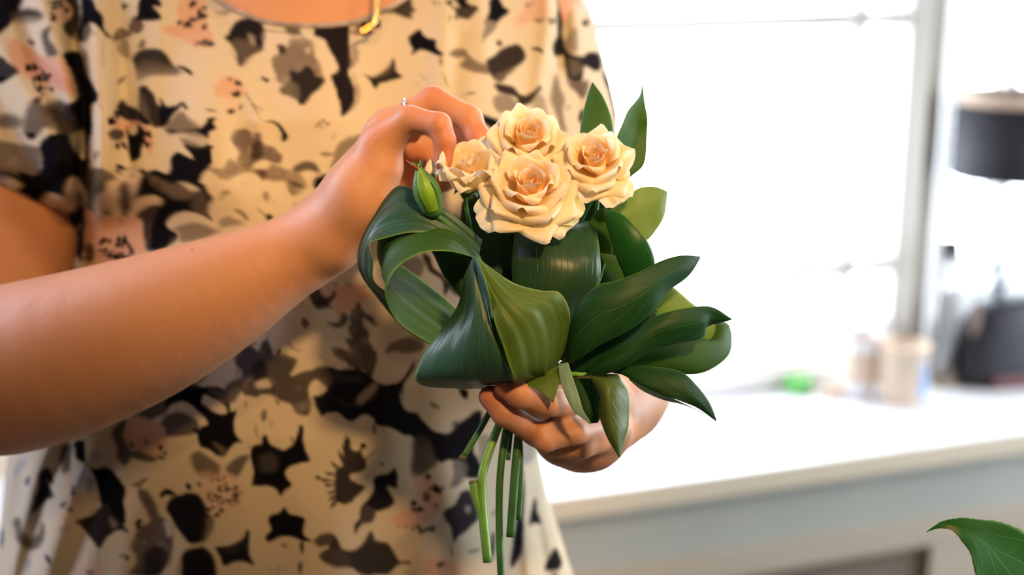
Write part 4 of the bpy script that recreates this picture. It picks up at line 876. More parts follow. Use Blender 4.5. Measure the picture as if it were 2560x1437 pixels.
b([(1000,520),(1000,380),(1020,220),(1100,180),(1200,250),(1240,380),(1180,480),(1060,545)], (.06,.048,.045), 8, 4, .95); b([(1120,250),(1180,280),(1220,430),(1160,470),(1120,380)], GRY, 9, 3, .6)
b([(1180,250),(1350,150),(1600,-40),(1640,60),(1560,300),(1640,470),(1620,560),(1480,560),(1450,430),(1350,410),(1250,420)], (.012,.011,.014), 4, 3); b([(1180,560),(1290,460),(1380,440),(1380,560),(1320,650),(1230,630)], CREAM, 5, 2, .9); b([(1370,420),(1470,420),(1500,520),(1440,620),(1350,650),(1380,520)], (.13,.11,.1), 7, 3, .9)
b([(1600,220),(1700,190),(1700,330),(1680,440),(1620,400)], LGR, 5, 3, .9)
b([(1280,890),(1380,800),(1440,700),(1530,680),(1600,900),(1560,980),(1440,1080),(1380,1140),(1340,1000)], (.018,.015,.02), 4, 3, .97); b([(1480,820),(1530,820),(1520,880),(1480,870)], LGR, 4, 2, .8); s([(1350,1140),(1370,1300)], 12, GRY, op=.8); s([(1520,1235),(1630,1200)], 26, GRY, rag=4, op=.85)
b([(120,1130),(200,1070),(290,1060),(340,1110),(380,1200),(480,1220),(560,1160),(640,1030),(680,1120),(790,1150),(850,1240),(900,1310),(980,1310),(980,1350),(900,1340),(800,1420),(680,1437),(560,1440),(460,1370),(300,1360),(170,1270),(260,1180),(170,1180)], (.02,.017,.019), 5, 3, .97)
b([(170,1270),(290,1200),(420,1240),(440,1360),(290,1360)], (.07,.055,.05), 7, 3, .8); b([(130,1160),(200,1080),(300,1090),(280,1150),(180,1190)], (.1,.075,.07), 6, 3, .8)
b([(1120,1330),(1180,1290),(1370,1320),(1400,1440),(1100,1460)], PNK, 8, 3, .75); d(1270,1360,50,30,5,DGR,(3,6),seed=121)
s([(15,1120),(20,1250)], 34, DGR, op=.85); s([(10,1310),(0,1437)], 30, DGR, op=.85)
# --- (400,1100) s 4.264
b, s, d = crop(400, 1100, 4.264)
b([(980,490),(1000,340),(960,150),(1000,60),(1160,40),(1300,110),(1420,80),(1520,0),(1560,150),(1600,220),(1450,260),(1340,330),(1350,390),(1400,480),(1330,540),(1285,600),(1230,520),(1140,490)], BLK, 3, 2); b([(1060,180),(1180,140),(1250,200),(1230,320),(1080,330)], (.06,.052,.05), 9, 3, .7)
b([(420,360),(640,340),(900,440),(900,600),(800,740),(700,800),(560,760),(470,640)], PPK, 9, 5, .6)
d(700,590,190,120,70,BLK,(2.5,5),seed=130); d(600,400,90,60,12,DGR,(2,4),seed=131); d(560,760,110,60,16,DGR,(3,5),seed=132); d(410,470,40,20,4,DGR,(2,4),seed=133); d(840,760,70,30,4,PNK,(3,6),seed=134)
b([(1150,860),(1180,800),(1270,770),(1330,715),(1380,780),(1460,800),(1545,840),(1530,960),(1540,1010),(1620,1080),(1500,1070),(1400,1030),(1300,1030),(1200,1070),(1150,1090),(1120,1030),(1180,950)], BLK, 2.5, 1); s([(1510,1080),(1515,1200)], 44, DGR, op=.9); s([(1495,1290),(1490,1437)], 50, (.08,.065,.06), op=.9)
b([(585,1150),(650,1130),(740,1120),(880,1050),(920,960),(960,980),(950,1130),(960,1230),(1000,1330),(900,1300),(800,1300),(680,1340),(640,1250)], (.012,.012,.018), 3, 1); b([(680,1160),(860,1080),(910,1000),(920,1070),(820,1170),(700,1200)], DGR, 7, 2, .5)
s([(1290,1110),(1370,1140)], 36, GRY, op=.9); s([(1160,1340),(1200,1437)], 20, GRY, op=.7); s([(1270,1330),(1250,1437)], 20, GRY, op=.7); s([(1330,1370),(1300,1437)], 18, GRY, op=.6)
# --- lower right (1100,1037)
b, s, d = crop(1100, 1037, 3.592)
b([(690,470),(740,460),(760,700),(750,1000),(740,1230),(640,1370),(650,1150),(690,900),(680,600)], (.014,.012,.016), 4, 2)
b([(800,980),(850,740),(880,870),(905,980)], (.014,.013,.018), 4, 2); b([(930,1400),(1020,1200),(1060,1210),(1100,1330),(1050,1400)], (.014,.013,.014), 4, 2); s([(1000,1437),(1060,1437)], 40, DGR)
b([(700,240),(840,240),(860,330),(820,420),(740,440),(700,330)], (.2,.18,.18), 8, 3, .7); s([(960,700),(1030,820),(1060,920)], 44, (.16,.16,.22), rag=1, op=.85); s([(1060,960),(1110,1080),(1160,1290),(1190,1380)], 34, (.12,.1,.14), rag=1, op=.85)
b([(340,200),(440,190),(440,300),(390,440),(350,380)], LGR, 5, 3, .9); s([(490,840),(470,930)], 30, DGR); s([(480,1050),(470,1200),(430,1330)], 50, (.05,.045,.05), op=.9)
# seen through the loop leaf, and hidden parts behind arm and bouquet
b, s, d = crop(0, 0, 1.0)
b([(1055,635),(1075,640),(1085,670),(1110,690),(1122,715),(1112,740),(1102,700),(1070,675)], (.03,.022,.02), 3, 2)
b([(1000,660),(1040,640),(1060,660),(1050,690),(1010,700)], GRY, 4, 3, .8)
for i in range(80):
    x, y = prng.uniform(1130, 1560), prng.uniform(460, 980); r0 = prng.uniform(18, 52); a0 = prng.uniform(0, 6.28)
    pts = [(x + r0 * (0.6 + .5 * prng.random()) * math.cos(k + a0), y + r0 * (0.6 + .5 * prng.random()) * math.sin(k + a0)) for k in np.linspace(0, 5.4, 7)]
    b(pts, [BLK, GRY, DGR, PPK][i % 4], 4, 4, .9)
for i in range(30):
    x = prng.uniform(200, 840); y = 870 - (x - 200) * .25 + prng.uniform(-90, 90); r0 = prng.uniform(18, 48)
    pts = [(x + r0 * (0.6 + .5 * prng.random()) * math.cos(k), y + r0 * (0.6 + .5 * prng.random()) * math.sin(k)) for k in np.linspace(0, 5.4, 7)]
    if y > 640 + 0 * x and abs(y - (905 - .36 * x)) < 120: b(pts, [BLK, GRY, DGR, PPK][i % 4], 4, 4, .9)

# sample the print on the cloth
def sample(x, y):
    fx = np.clip((x - PAT_X0) / PAT_S - .5, 0, PW_ - 1.001); fy = np.clip((y - PAT_Y0) / PAT_S - .5, 0, PH_ - 1.001)
    i, j = fx.astype(int), fy.astype(int); a, b = (fx - i)[..., None], (fy - j)[..., None]
    return (PAT[j, i] * (1 - a) + PAT[j, i + 1] * a) * (1 - b) + (PAT[j + 1, i] * (1 - a) + PAT[j + 1, i + 1] * a) * b
COL = sample(GX, np.where(GY > 1480, GY - 640, GY))
def cloth_mat():
    m = bpy.data.materials.new('printed_viscose'); m.use_nodes = True; nt = m.node_tree; L = nt.links; b = nt.nodes['Principled BSDF']
    df = N(nt, 'ShaderNodeBsdfDiffuse'); at = N(nt, 'ShaderNodeAttribute', attribute_name='tint'); L.new(at.outputs['Color'], df.inputs['Color'])
    tc = N(nt, 'ShaderNodeTexCoord'); n = N(nt, 'ShaderNodeTexNoise', Scale=900.0, Detail=2.0); L.new(tc.outputs['Object'], n.inputs['Vector'])
    bp = N(nt, 'ShaderNodeBump', Strength=0.25, Distance=0.0003); L.new(n.outputs['Fac'], bp.inputs['Height']); L.new(bp.outputs['Normal'], df.inputs['Normal'])
    L.new(df.outputs[0], nt.nodes['Material Output'].inputs[0])
    return m
M_CLOTH = cloth_mat()
# neck opening: drop the faces above the neckline
def neck_y(x): return 66 - 190 * np.clip(np.abs((x - 778) / 255), 0, 2) ** 2.6 * 1.0
flat_i = np.arange(NR * NC).reshape(NR, NC)
fx = GX.copy(); inhole = (GY < 66 - 66 * (np.abs(GX - 775) / 232) ** 2.4) & (np.abs(GX - 775) < 420)
# let the rim follow the neckline smoothly: slide the nearest row of vertices onto it
faces = []
for i in range(NR - 1):
    h0, h1 = inhole[i], inhole[i + 1]
    for j in range(NC):
        k = (j + 1) % NC
        if h0[j] and h0[k] and h1[j] and h1[k]: continue
        if (h0[j] or h0[k] or h1[j] or h1[k]):
            if (h0[j] + h0[k] + h1[j] + h1[k]) >= 3: continue
        faces.append((i * NC + j, (i + 1) * NC + j, (i + 1) * NC + k, i * NC + k))
blouse = mesh_obj('blouse', G.reshape(-1, 3), faces, M_CLOTH, person, col=COL.reshape(-1, 3))
blouse['label'] = 'loose cream blouse printed with black, grey and pink flowers'
# narrow rolled neck binding
tt = np.linspace(-1, 1, 60); nx = 775 + 232 * tt * 1.35; ny = 66 - 66 * np.abs((nx - 775) / 232) ** 2.4
def blouse_depth(x, y):
    i = int(np.clip(np.searchsorted(ys, y), 0, NR - 1)); j = int(np.argmin(np.abs(X[i] - x))); return D[i, j]
bp_ = [P(x, y, blouse_depth(x, y) + .0005) for x, y in zip(nx, ny)]
mesh_obj('neck_binding', *tube(bp_, [.0022], 140, 8), mat('binding_grey_cloth', (0.30, 0.25, 0.22), .8, noise=(60, .6)), blouse)
nv, nf = NECK_PARTS
mesh_obj('necklace', nv, nf, M_GOLD, person)

# ------------------------------------------------------------------ leaves of the bouquet
def blade(name, rows, m, parent, nu=15, nv=34, bow=0.0, wave=0.0, serr=0, seed=0, edge_curl=0.0, pleat=0.0, thick=0.00028):
    """rows = [(left px,py,depth), (right px,py,depth)] or with a middle point; a blade swept through them"""
    R = []
    for r in rows:
        a, c = P(*r[0]), P(*r[-1])
        mid = P(*r[1]) if len(r) == 3 else (a + c) / 2 - FWD * bow * min(1, np.linalg.norm(a - c) / .02)
        R.append([a, mid, c])
    R = catmull(np.array(R), nv); rg = np.random.default_rng(seed); V = []; UV = []
    p1, p2 = rg.uniform(0, 6.3, 2)
    for i in range(nv):
        a, mm, c = R[i]; v = i / (nv - 1)
        wdir = c - a; Lw = np.linalg.norm(wdir); tg = R[min(i + 1, nv - 1)][1] - R[max(i - 1, 0)][1]
        nrm = np.cross(wdir, tg); nn = np.linalg.norm(nrm); nrm = nrm / nn if nn > 1e-9 else -FWD
        for j in range(nu):
            u = j / (nu - 1); s = 2 * u - 1
            q = a * (1 - u) ** 2 + (2 * mm - (a + c) / 2) * 2 * u * (1 - u) + c * u ** 2
            w = wave * min(1, Lw / .02) * (abs(s) ** 1.5 * math.sin(v * 17 + p1 + (s > 0) * 1.7) + .35 * math.sin(s * 5 + v * 9 + p2))
            w = w + pleat * min(1, Lw / .03) * (math.sin(s * 8 + p1 + v) + .45 * math.sin(s * 17 + p2 + v * 2)) * (1 - .3 * abs(s))
            q = q + nrm * (w + edge_curl * max(0, abs(s) - .7) ** 2 * 11 * min(1, Lw / .02))
            if serr and abs(s) > .99: q = q + (wdir / (Lw + 1e-9)) * np.sign(s) * .0009 * ((v * serr) % 1.0 - .3) * (1 if Lw > .004 else 0)
            V.append(q); UV.append((u, v))
    o = mesh_obj(name, V, grid_faces(nv, nu), m, parent, uv=np.array(UV))
    sl = o.modifiers.new('thickness', 'SOLIDIFY'); sl.thickness = thick; sl.offset = 0
    return o
def stem(pts, r, m, parent, name='stem', n=40):
    return mesh_obj(name, *tube([P(*p) for p in pts], r, n, 12), m, parent)
def leaf_thing(name, label, rows, m, base, petiole=None, group=None, cat='leaf', **kw):
    t = empty(name, P(*base), label, cat, group)
    blade('leaf_blade', rows, m, t, **kw)
    if petiole: stem(petiole, [.0011, .0013], M_STEM_D, t, 'petiole', 24)
    return t
BIND = (1292, 985, .826)
# big folded leaves, left
leaf_thing('broad_leaf', 'dark blue green broad leaf bent in a loop below the raised hand',
    [[(1205,600,.808),(1195,650,.806)], [(1110,520,.806),(1120,600,.80)], [(1030,470,.812),(1040,580,.796)], [(985,470,.818),(955,600,.797)], [(925,560,.822),(925,612,.797)],
     [(893,640,.832),(930,650,.80)], [(900,690,.84),(935,700,.812)], [(945,745,.845),(975,735,.823)], [(1010,815,.845),(1030,790,.83)], [(1075,860,.842),(1110,850,.832)], [(1180,900,.838),(1200,890,.835)]],
    LM_TEAL, (1195,640,.807), [(1195,640,.807),(1240,800,.822),BIND], wave=.0008, nv=48, nu=31, pleat=.0005)
leaf_thing('broad_leaf', 'open green loop leaf with a yellow rim, through which the blouse shows',
    [[(1187,640,.806),(1183,644,.79)], [(1130,575,.806),(1125,626,.778)], [(1050,553,.81),(1062,629,.772)], [(958,578,.818),(1002,664,.770)], [(945,640,.832),(972,704,.771)],
     [(962,655,.842),(963,742,.777)], [(1005,668,.846),(980,782,.787)], [(1062,705,.846),(1012,818,.797)], [(1142,768,.842),(1070,858,.806)], [(1210,850,.838),(1180,915,.815)], [(1270,950,.83),(1260,960,.822)]],
    LM_MID, (1185,642,.80), wave=.0006, pleat=.0004, nv=60, nu=31)
leaf_thing('broad_leaf', 'dark teal broad leaf folded into a cone at the lower front left of the bouquet',
    [[(1183,642,.775),(1190,644,.775)], [(1160,695,.778),(1206,705,.772)], [(1143,765,.784),(1224,790,.767)], [(1098,832,.788),(1242,850,.764)], [(1060,885,.792),(1262,905,.766)],
     [(1038,935,.797),(1284,945,.776)], [(1046,956,.808),(1282,957,.790)], [(1095,968,.822),(1270,962,.806)], [(1160,972,.834),(1280,965,.822)]],
    LM_TEAL, (1186,643,.775), bow=.007, nu=37, nv=44, wave=.0004, pleat=.0003)
leaf_thing('broad_leaf', 'yellow green front leaf with a folded grey green left edge and curved veins',
    [[(1184,640,.772),(1190,641,.772)], [(1203,690,.766),(1226,668,.771)], [(1226,760,.760),(1288,711,.768)], [(1238,810,.757),(1350,726,.768)], [(1261,868,.757),(1400,733,.772)],
     [(1279,930,.762),(1424,790,.784)], [(1290,952,.77),(1417,872,.79)], [(1330,950,.785),(1387,922,.795)]],
    LM_YEL, (1186,643,.77), [(1340,940,.79),(1315,970,.81),BIND], bow=.005, nu=41, nv=44, wave=.0007, pleat=.0006)
t = bpy.data.objects['broad_leaf.003']
blade('folded_edge', [[(1184,638,.770),(1192,642,.769)], [(1191,670,.768),(1210,690,.762)], [(1206,720,.765),(1224,740,.758)], [(1222,765,.762),(1229,775,.758)], [(1228,795,.759),(1231,797,.758)]], LM_TEAL, t, nu=5, nv=16)['label'] = 'grey green folded back leaf edge'
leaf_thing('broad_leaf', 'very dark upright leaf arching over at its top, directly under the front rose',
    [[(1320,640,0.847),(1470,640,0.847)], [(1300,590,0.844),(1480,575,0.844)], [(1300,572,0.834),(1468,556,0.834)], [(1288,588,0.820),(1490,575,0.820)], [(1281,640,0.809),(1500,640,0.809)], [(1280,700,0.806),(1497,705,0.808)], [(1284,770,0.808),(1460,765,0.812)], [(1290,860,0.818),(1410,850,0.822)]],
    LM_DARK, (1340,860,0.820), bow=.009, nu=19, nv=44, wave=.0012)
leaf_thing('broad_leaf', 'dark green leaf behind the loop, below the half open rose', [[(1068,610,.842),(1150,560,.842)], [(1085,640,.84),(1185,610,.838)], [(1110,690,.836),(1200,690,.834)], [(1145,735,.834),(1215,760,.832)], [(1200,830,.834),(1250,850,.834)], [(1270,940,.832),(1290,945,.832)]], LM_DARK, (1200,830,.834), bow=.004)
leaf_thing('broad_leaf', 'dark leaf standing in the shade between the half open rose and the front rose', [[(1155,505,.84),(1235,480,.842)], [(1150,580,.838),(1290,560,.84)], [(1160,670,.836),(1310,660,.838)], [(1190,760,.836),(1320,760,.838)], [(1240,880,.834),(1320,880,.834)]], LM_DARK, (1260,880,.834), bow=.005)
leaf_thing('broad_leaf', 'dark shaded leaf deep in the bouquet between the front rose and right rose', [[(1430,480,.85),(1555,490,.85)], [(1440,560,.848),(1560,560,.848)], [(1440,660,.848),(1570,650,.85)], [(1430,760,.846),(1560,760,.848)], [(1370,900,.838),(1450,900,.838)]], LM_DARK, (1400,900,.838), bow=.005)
# right side
leaf_thing('broad_leaf', 'pointed green leaf standing against the blouse, left of the two at the top right',
    [[(1480,206,.846),(1483,207,.846)], [(1466,248,.842),(1508,243,.842)], [(1457,285,.838),(1527,290,.838)], [(1450,330,.835),(1535,335,.835)], [(1452,400,.832),(1536,400,.832)], [(1480,480,.834),(1515,480,.834)]],
    LM_MID, (1495,480,.834), [(1497,480,.834),(1460,720,.838),BIND], bow=.003, nu=13)
leaf_thing('broad_leaf', 'pointed green leaf with a curled tip standing against the bright window',
    [[(1605,212,.835),(1607,214,.835)], [(1597,243,.832),(1612,250,.835)], [(1566,283,.826),(1617,295,.834)], [(1548,330,.823),(1619,340,.834)], [(1535,390,.822),(1608,410,.832)], [(1532,440,.824),(1572,450,.83)], [(1530,500,.83),(1545,500,.832)]],
    LM_MID, (1537,500,.831), [(1537,500,.831),(1480,740,.834),BIND], bow=-.003, nu=13, wave=.001)
leaf_thing('broad_leaf', 'light olive leaf with a turned tip just below the right rose',
    [[(1668,478,.828),(1668,486,.828)], [(1632,466,.825),(1665,525,.828)], [(1592,472,.823),(1645,568,.826)], [(1558,500,.822),(1618,600,.824)], [(1520,530,.824),(1570,620,.826)], [(1490,560,.83),(1520,620,.83)]],
    LM_PALE, (1500,600,.83), [(1500,600,.83),(1420,820,.832),BIND], bow=.003, nu=15, wave=.0008)
leaf_thing('broad_leaf', 'bright rimmed deep green leaf arching right beneath the light olive leaf',
    [[(1509,522,.80),(1507,528,.80)], [(1552,533,.796),(1518,568,.80)], [(1592,570,.793),(1530,610,.80)], [(1622,608,.793),(1543,650,.80)], [(1637,655,.797),(1560,690,.804)], [(1630,710,.806),(1560,720,.81)]],
    leaf_mat('glossy_leaf_green', (0.012,0.09,0.018), (0.025,0.14,0.03), (0.12,0.2,0.05), 'parallel', 4, .33, .3, edge=(.3,.38,.08)), (1600,715,.808), [(1600,710,.808),(1480,850,.825),BIND], bow=.004, nu=15)
leaf_thing('broad_leaf', 'small olive leaf tip behind the bright rimmed leaf', [[(1500,520,.82),(1504,520,.82)], [(1480,545,.82),(1525,540,.82)], [(1474,580,.822),(1535,580,.822)], [(1490,640,.826),(1530,640,.826)]], LM_MID, (1505,640,.826), bow=.002, nu=9, nv=18)
leaf_thing('broad_leaf', 'pale yellow green leaf crossing behind the two large veined leaves',
    [[(1498,632,.818),(1500,640,.818)], [(1550,643,.818),(1535,690,.82)], [(1610,672,.82),(1590,745,.822)], [(1680,716,.823),(1640,800,.824)], [(1740,765,.826),(1700,850,.828)], [(1800,800,.828),(1760,880,.832)], [(1826,838,.828),(1815,870,.833)]],
    LM_PALE, (1500,640,.818), bow=.004, nu=15, wave=.0006)
leaf_thing('broad_leaf', 'rounded bright green leaf end looping back under the large veined leaves at the right',
    [[(1800,800,.83),(1790,802,.826)], [(1822,812,.829),(1790,830,.822)], [(1829,845,.826),(1770,850,.818)], [(1822,885,.822),(1725,836,.812)], [(1790,915,.816),(1690,845,.806)], [(1740,934,.81),(1640,858,.80)], [(1650,930,.804),(1590,878,.797)], [(1570,921,.80),(1550,905,.797)], [(1500,935,.806),(1480,925,.804)]],
    LM_MID, (1490,930,.805), bow=.004, nu=17, nv=44)
# ruscus-like sprig with pointed veined leaves
sprig = empty('leafy_sprig', P(1440, 935, .80), 'sprig of pointed dark veined leaves fanning out at the lower right of the bouquet', 'foliage sprig')
stem([BIND, (1370, 955, .812), (1420, 935, .80), (1465, 936, .796), (1520, 925, .793)], [.0016, .0013, .0011], M_STEM_L, sprig)
def vlf(rows, m=LM_PIN, label=None, **kw):
    o = blade('leaf', rows, m, sprig, **kw)
    if label: o['label'] = label
vlf([[(1750,641,.80),(1750,646,.80)], [(1700,639,.793),(1722,690,.796)], [(1650,654,.787),(1668,730,.79)], [(1596,680,.783),(1628,782,.785)], [(1540,702,.781),(1572,826,.782)], [(1490,715,.782),(1500,862,.782)], [(1445,765,.785),(1455,893,.785)], [(1420,850,.79),(1425,908,.79)], [(1415,905,.795),(1418,912,.795)]], bow=.004, nu=17, nv=44, wave=.0009)
vlf([[(1829,797,.79),(1829,799,.79)], [(1785,769,.785),(1772,817,.79)], [(1740,767,.78),(1755,842,.787)], [(1680,776,.776),(1685,860,.779)], [(1622,801,.775),(1620,882,.776)], [(1570,848,.776),(1545,925,.777)], [(1515,884,.78),(1500,935,.78)], [(1465,925,.787),(1468,935,.787)]], bow=.004, nu=17, nv=44, wave=.001)
vlf([[(1791,1050,.778),(1789,1052,.778)], [(1772,1003,.776),(1745,1020,.774)], [(1738,960,.775),(1700,1002,.771)], [(1695,926,.776),(1655,986,.771)], [(1620,915,.778),(1600,962,.774)], [(1560,918,.782),(1560,938,.78)], [(1530,925,.788),(1532,932,.788)]], bow=.003, nu=15, nv=36, wave=.0008)
vlf([[(1765,1036,.782),(1745,1026,.776)], [(1712,1012,.779),(1690,1000,.773)], [(1655,998,.777),(1640,978,.772)], [(1605,975,.779),(1600,958,.774)], [(1572,948,.782),(1575,942,.779)]], LM_PINT, 'pale underside of the lowest right leaf', nu=7, nv=20)
vlf([[(1466,938,.788),(1505,935,.786),(1545,936,.790)], [(1485,958,.783),(1518,960,.777),(1565,965,.786)], [(1499,990,.781),(1524,1000,.774),(1573,1010,.784)], [(1500,1040,.780),(1528,1050,.774),(1571,1060,.784)], [(1516,1090,.779),(1538,1095,.775),(1562,1100,.782)], [(1547,1142,.778),(1548,1143,.778),(1550,1142,.778)]], LM_PINY, 'olive leaf folded along its midrib, pointing down', nu=17, nv=36, wave=.0006)
vlf([[(1396,910,.786),(1420,906,.784)], [(1398,940,.782),(1430,938,.78)], [(1412,985,.779),(1446,985,.778)], [(1436,1028,.777),(1458,1025,.776)], [(1477,1060,.776),(1479,1059,.776)]], LM_PINT, 'pale teal turned leaf pointing down', bow=.001, nu=11, nv=24, wave=.0006)
vlf([[(1640,775,.802),(1645,780,.802)], [(1570,790,.80),(1600,850,.803)], [(1500,830,.80),(1545,900,.803)], [(1440,870,.802),(1480,935,.804)], [(1405,925,.806),(1425,945,.806)]], LM_PIN, None, bow=.003, nu=13, nv=28)
vlf([[(1428,945,.80),(1505,945,.80)], [(1440,985,.797),(1505,985,.797)], [(1455,1030,.795),(1505,1030,.795)], [(1472,1058,.795),(1495,1056,.795)]], LM_PIN, None, bow=.002, nu=11, nv=20)
vlf([[(1300,958,.786),(1395,914,.788)], [(1328,968,.782),(1398,938,.784)], [(1352,980,.78),(1396,962,.782)], [(1380,1004,.779),(1384,1006,.779)]], LM_YEL, 'small yellow green pointed leaf over the thumb', nu=11, nv=18, wave=.0004)
# leaf close by in the lower right corner
fg = empty('camellia_branch', P(2640, 1640, .80), 'glossy toothed green leaf with a yellow brown patch, alone in the lower right corner', 'leafy branch')
blade('leaf', [[(2316,1329,0.8000),(2316,1330,0.8000)], [(2338,1313,0.7985),(2345,1321,0.7965)], [(2362,1302,0.7983),(2378,1324,0.7927)], [(2400,1295,0.7985),(2405,1350,0.7895)], [(2450,1297,0.7989),(2425,1380,0.7871)], [(2508,1307,0.8014),(2436,1430,0.7846)], [(2560,1332,0.8036),(2450,1490,0.7834)], [(2620,1385,0.8058),(2490,1560,0.7842)], [(2670,1470,0.8063),(2550,1610,0.7887)], [(2690,1560,0.8048),(2620,1640,0.7952)], [(2668,1636,0.8004),(2660,1640,0.7996)]], LM_FORE, fg, nu=21, nv=60, serr=26, wave=.0008)
blade('leaf', [[(2436,1440,.833),(2438,1440,.833)], [(2480,1432,.834),(2470,1470,.834)], [(2560,1433,.836),(2520,1520,.836)], [(2640,1500,.826),(2590,1600,.826)], [(2660,1640,.802),(2655,1645,.802)]], LM_FORE, fg, nu=13, nv=30, serr=20)
b0 = P(2665, 1640, .80)
mesh_obj('branch', *tube([b0, b0 + np.array([.012, .01, -.05]), b0 + np.array([.02, .03, -.16]), b0 + np.array([.02, .05, -.32])], [.0012, .002, .0035], 30, 8), mat('brown_twig', (.12, .07, .04), .6, noise=(80, .3)), fg)

# ------------------------------------------------------------------ roses
def petal_mat():
    m = bpy.data.materials.new('rose_petal'); m.use_nodes = True; nt = m.node_tree; L = nt.links; b = nt.nodes['Principled BSDF']; out = nt.nodes['Material Output']
    at = N(nt, 'ShaderNodeAttribute', attribute_name='tint')
    uvn = N(nt, 'ShaderNodeUVMap'); mp = N(nt, 'ShaderNodeMapping'); mp.inputs['Scale'].default_value = (26, 2.2, 1); L.new(uvn.outputs[0], mp.inputs[0])
    st = N(nt, 'ShaderNodeTexNoise', Scale=1.0, Detail=3.0); L.new(mp.outputs[0], st.inputs['Vector'])
    c = mixc(nt, 1.0, at.outputs['Color'], mixc(nt, st.outputs['Fac'], (.90, .88, .86), (1, 1, 1)), 'MULTIPLY')
    L.new(c, b.inputs['Base Color']); b.inputs['Roughness'].default_value = .6; b.inputs['Specular IOR Level'].default_value = .25; b.inputs['Sheen Weight'].default_value = .15
    bp = N(nt, 'ShaderNodeBump', Strength=.25, Distance=.0004); L.new(st.outputs['Fac'], bp.inputs['Height']); L.new(bp.outputs['Normal'], b.inputs['Normal'])
    tr = N(nt, 'ShaderNodeBsdfTranslucent'); L.new(c, tr.inputs['Color'])
    mx = N(nt, 'ShaderNodeMixShader'); mx.inputs[0].default_value = .38
    L.new(b.outputs[0], mx.inputs[1]); L.new(tr.outputs[0], mx.inputs[2]); L.new(mx.outputs[0], out.inputs[0]); return m
M_PETAL = petal_mat()
M_BASE = mat('petal_base_apricot', (1.0, .66, .36), .6)
PC_IN = np.array((1.0, .62, .17)); PC_MID = np.array((1.0, .88, .56)); PC_EDGE = np.array((1.0, .92, .79)); PC_GREEN = np.array((.62, .66, .25)); PC_BASE = np.array((.95, .70, .28))  # own apricot tones, deepened by the orange glow painted into deep folds
def petal(frame, phi, L, Wd, a0, a1, r0, z0, curl, fold, parent, warm=0.0, green=0.0, tip=.1, seed=0, nt_=18, ns=17, roll_k=330, skew=0.0, wav=.0006):
    """one petal of a cup: profile angle from the axis runs a0 (base) -> a1 (top); both shoulders are folded back"""
    o, n, u, w = frame; rg = np.random.default_rng(seed); ph = rg.uniform(0, 6.3, 3)
    T = np.linspace(0, 1, nt_); Sx = np.linspace(-1, 1, ns)
    ang = np.radians(a0 + (a1 - a0) * (T ** .8)); ang = ang + np.radians(curl) * np.clip((T - .62) / .38, 0, 1) ** 1.6
    ang[T < .14] = np.radians(a0 + 55 * (1 - T[T < .14] / .14))
    dr = np.sin(ang) * L / nt_; dz = np.cos(ang) * L / nt_
    rr = r0 + np.cumsum(dr); zz = z0 + np.cumsum(dz); V = []; UV = []; CO = []
    for i, t in enumerate(T):
        half = Wd * (.34 + .66 * math.sin(min(t * 1.35, 1.0) * math.pi / 2)) * (1 - .28 * max(0, t - .72) / .28)
        for s in Sx:
            r = max(rr[i], .0006); az = phi + (s + skew * t) * half / max(r, half * .55)
            # petals flatten where they are wider than the cup
            er = n * 0 + u * math.cos(az) + w * math.sin(az); ea = -u * math.sin(az) + w * math.cos(az)
            rad = r + wav * math.sin(3.1 * s + 5 * t + ph[0]) + .35 * half * half * s * s / max(r, half) * .4
            p = o + er * rad + n * (zz[i] - .05 * L * s * s * t)
            a = ang[i]; up = er * math.sin(a) + n * math.cos(a); nout = er * math.cos(a) - n * math.sin(a)
            # shoulder folds: two slanting creases meeting in a point at the tip
            q = (t + fold * abs(s) - (1 - .02)) * L - tip * .0 
            if q > 0:
                D = up + ea * np.sign(s) * fold * .62; D = D / np.linalg.norm(D); k = roll_k
                th = min(k * q, 2.9); p = p + D * (math.sin(th) / k - q) + nout * (1 - math.cos(th)) / k
            p = p + nout * wav * math.sin(7 * s + ph[1]) * t * t
            V.append(p); UV.append(((s + 1) / 2, t))
            e = np.clip(max(t, abs(s) * .8) , 0, 1) ** 2.2
            c = PC_MID * (1 - e) + PC_EDGE * e
            kin = np.clip(1 - t * 1.25, 0, 1) * .75 + warm * .6 * (1 - .6 * e); kin = min(kin, .92)
            c = c * (1 - kin) + (PC_IN if warm > .3 else PC_BASE) * kin
            if green:
                g = green * np.clip(.35 + .9 * math.sin(4 * s + ph[2]) * .5 + (1 - t) * .3 + (.5 if t > .9 else 0), 0, 1); c = c * (1 - g) + PC_GREEN * g
            CO.append(c)
    return mesh_obj('petal', V, grid_faces(nt_, ns), M_PETAL, parent, uv=np.array(UV), col=np.array(CO))
def frame_of(c, tilt_up, yaw, roll=0):
    # flower axis: towards the photographer, tilted up and turned sideways
    n = -FWD * math.cos(math.radians(tilt_up)) * math.cos(math.radians(yaw)) + UP * math.sin(math.radians(tilt_up)) + RT * math.cos(math.radians(tilt_up)) * math.sin(math.radians(yaw))
    n /= np.linalg.norm(n); u = np.cross(n, [0.2, 1, .1]); u /= np.linalg.norm(u); w = np.cross(n, u)
    a = math.radians(roll); return np.array(c), n, u * math.cos(a) + w * math.sin(a), -u * math.sin(a) + w * math.cos(a)
def az_of(frame, right, up):    # azimuth whose direction looks (right, up) in the photo
    o, n, u, w = frame; d = RT * right + UP * up; return math.atan2(d @ w, d @ u)
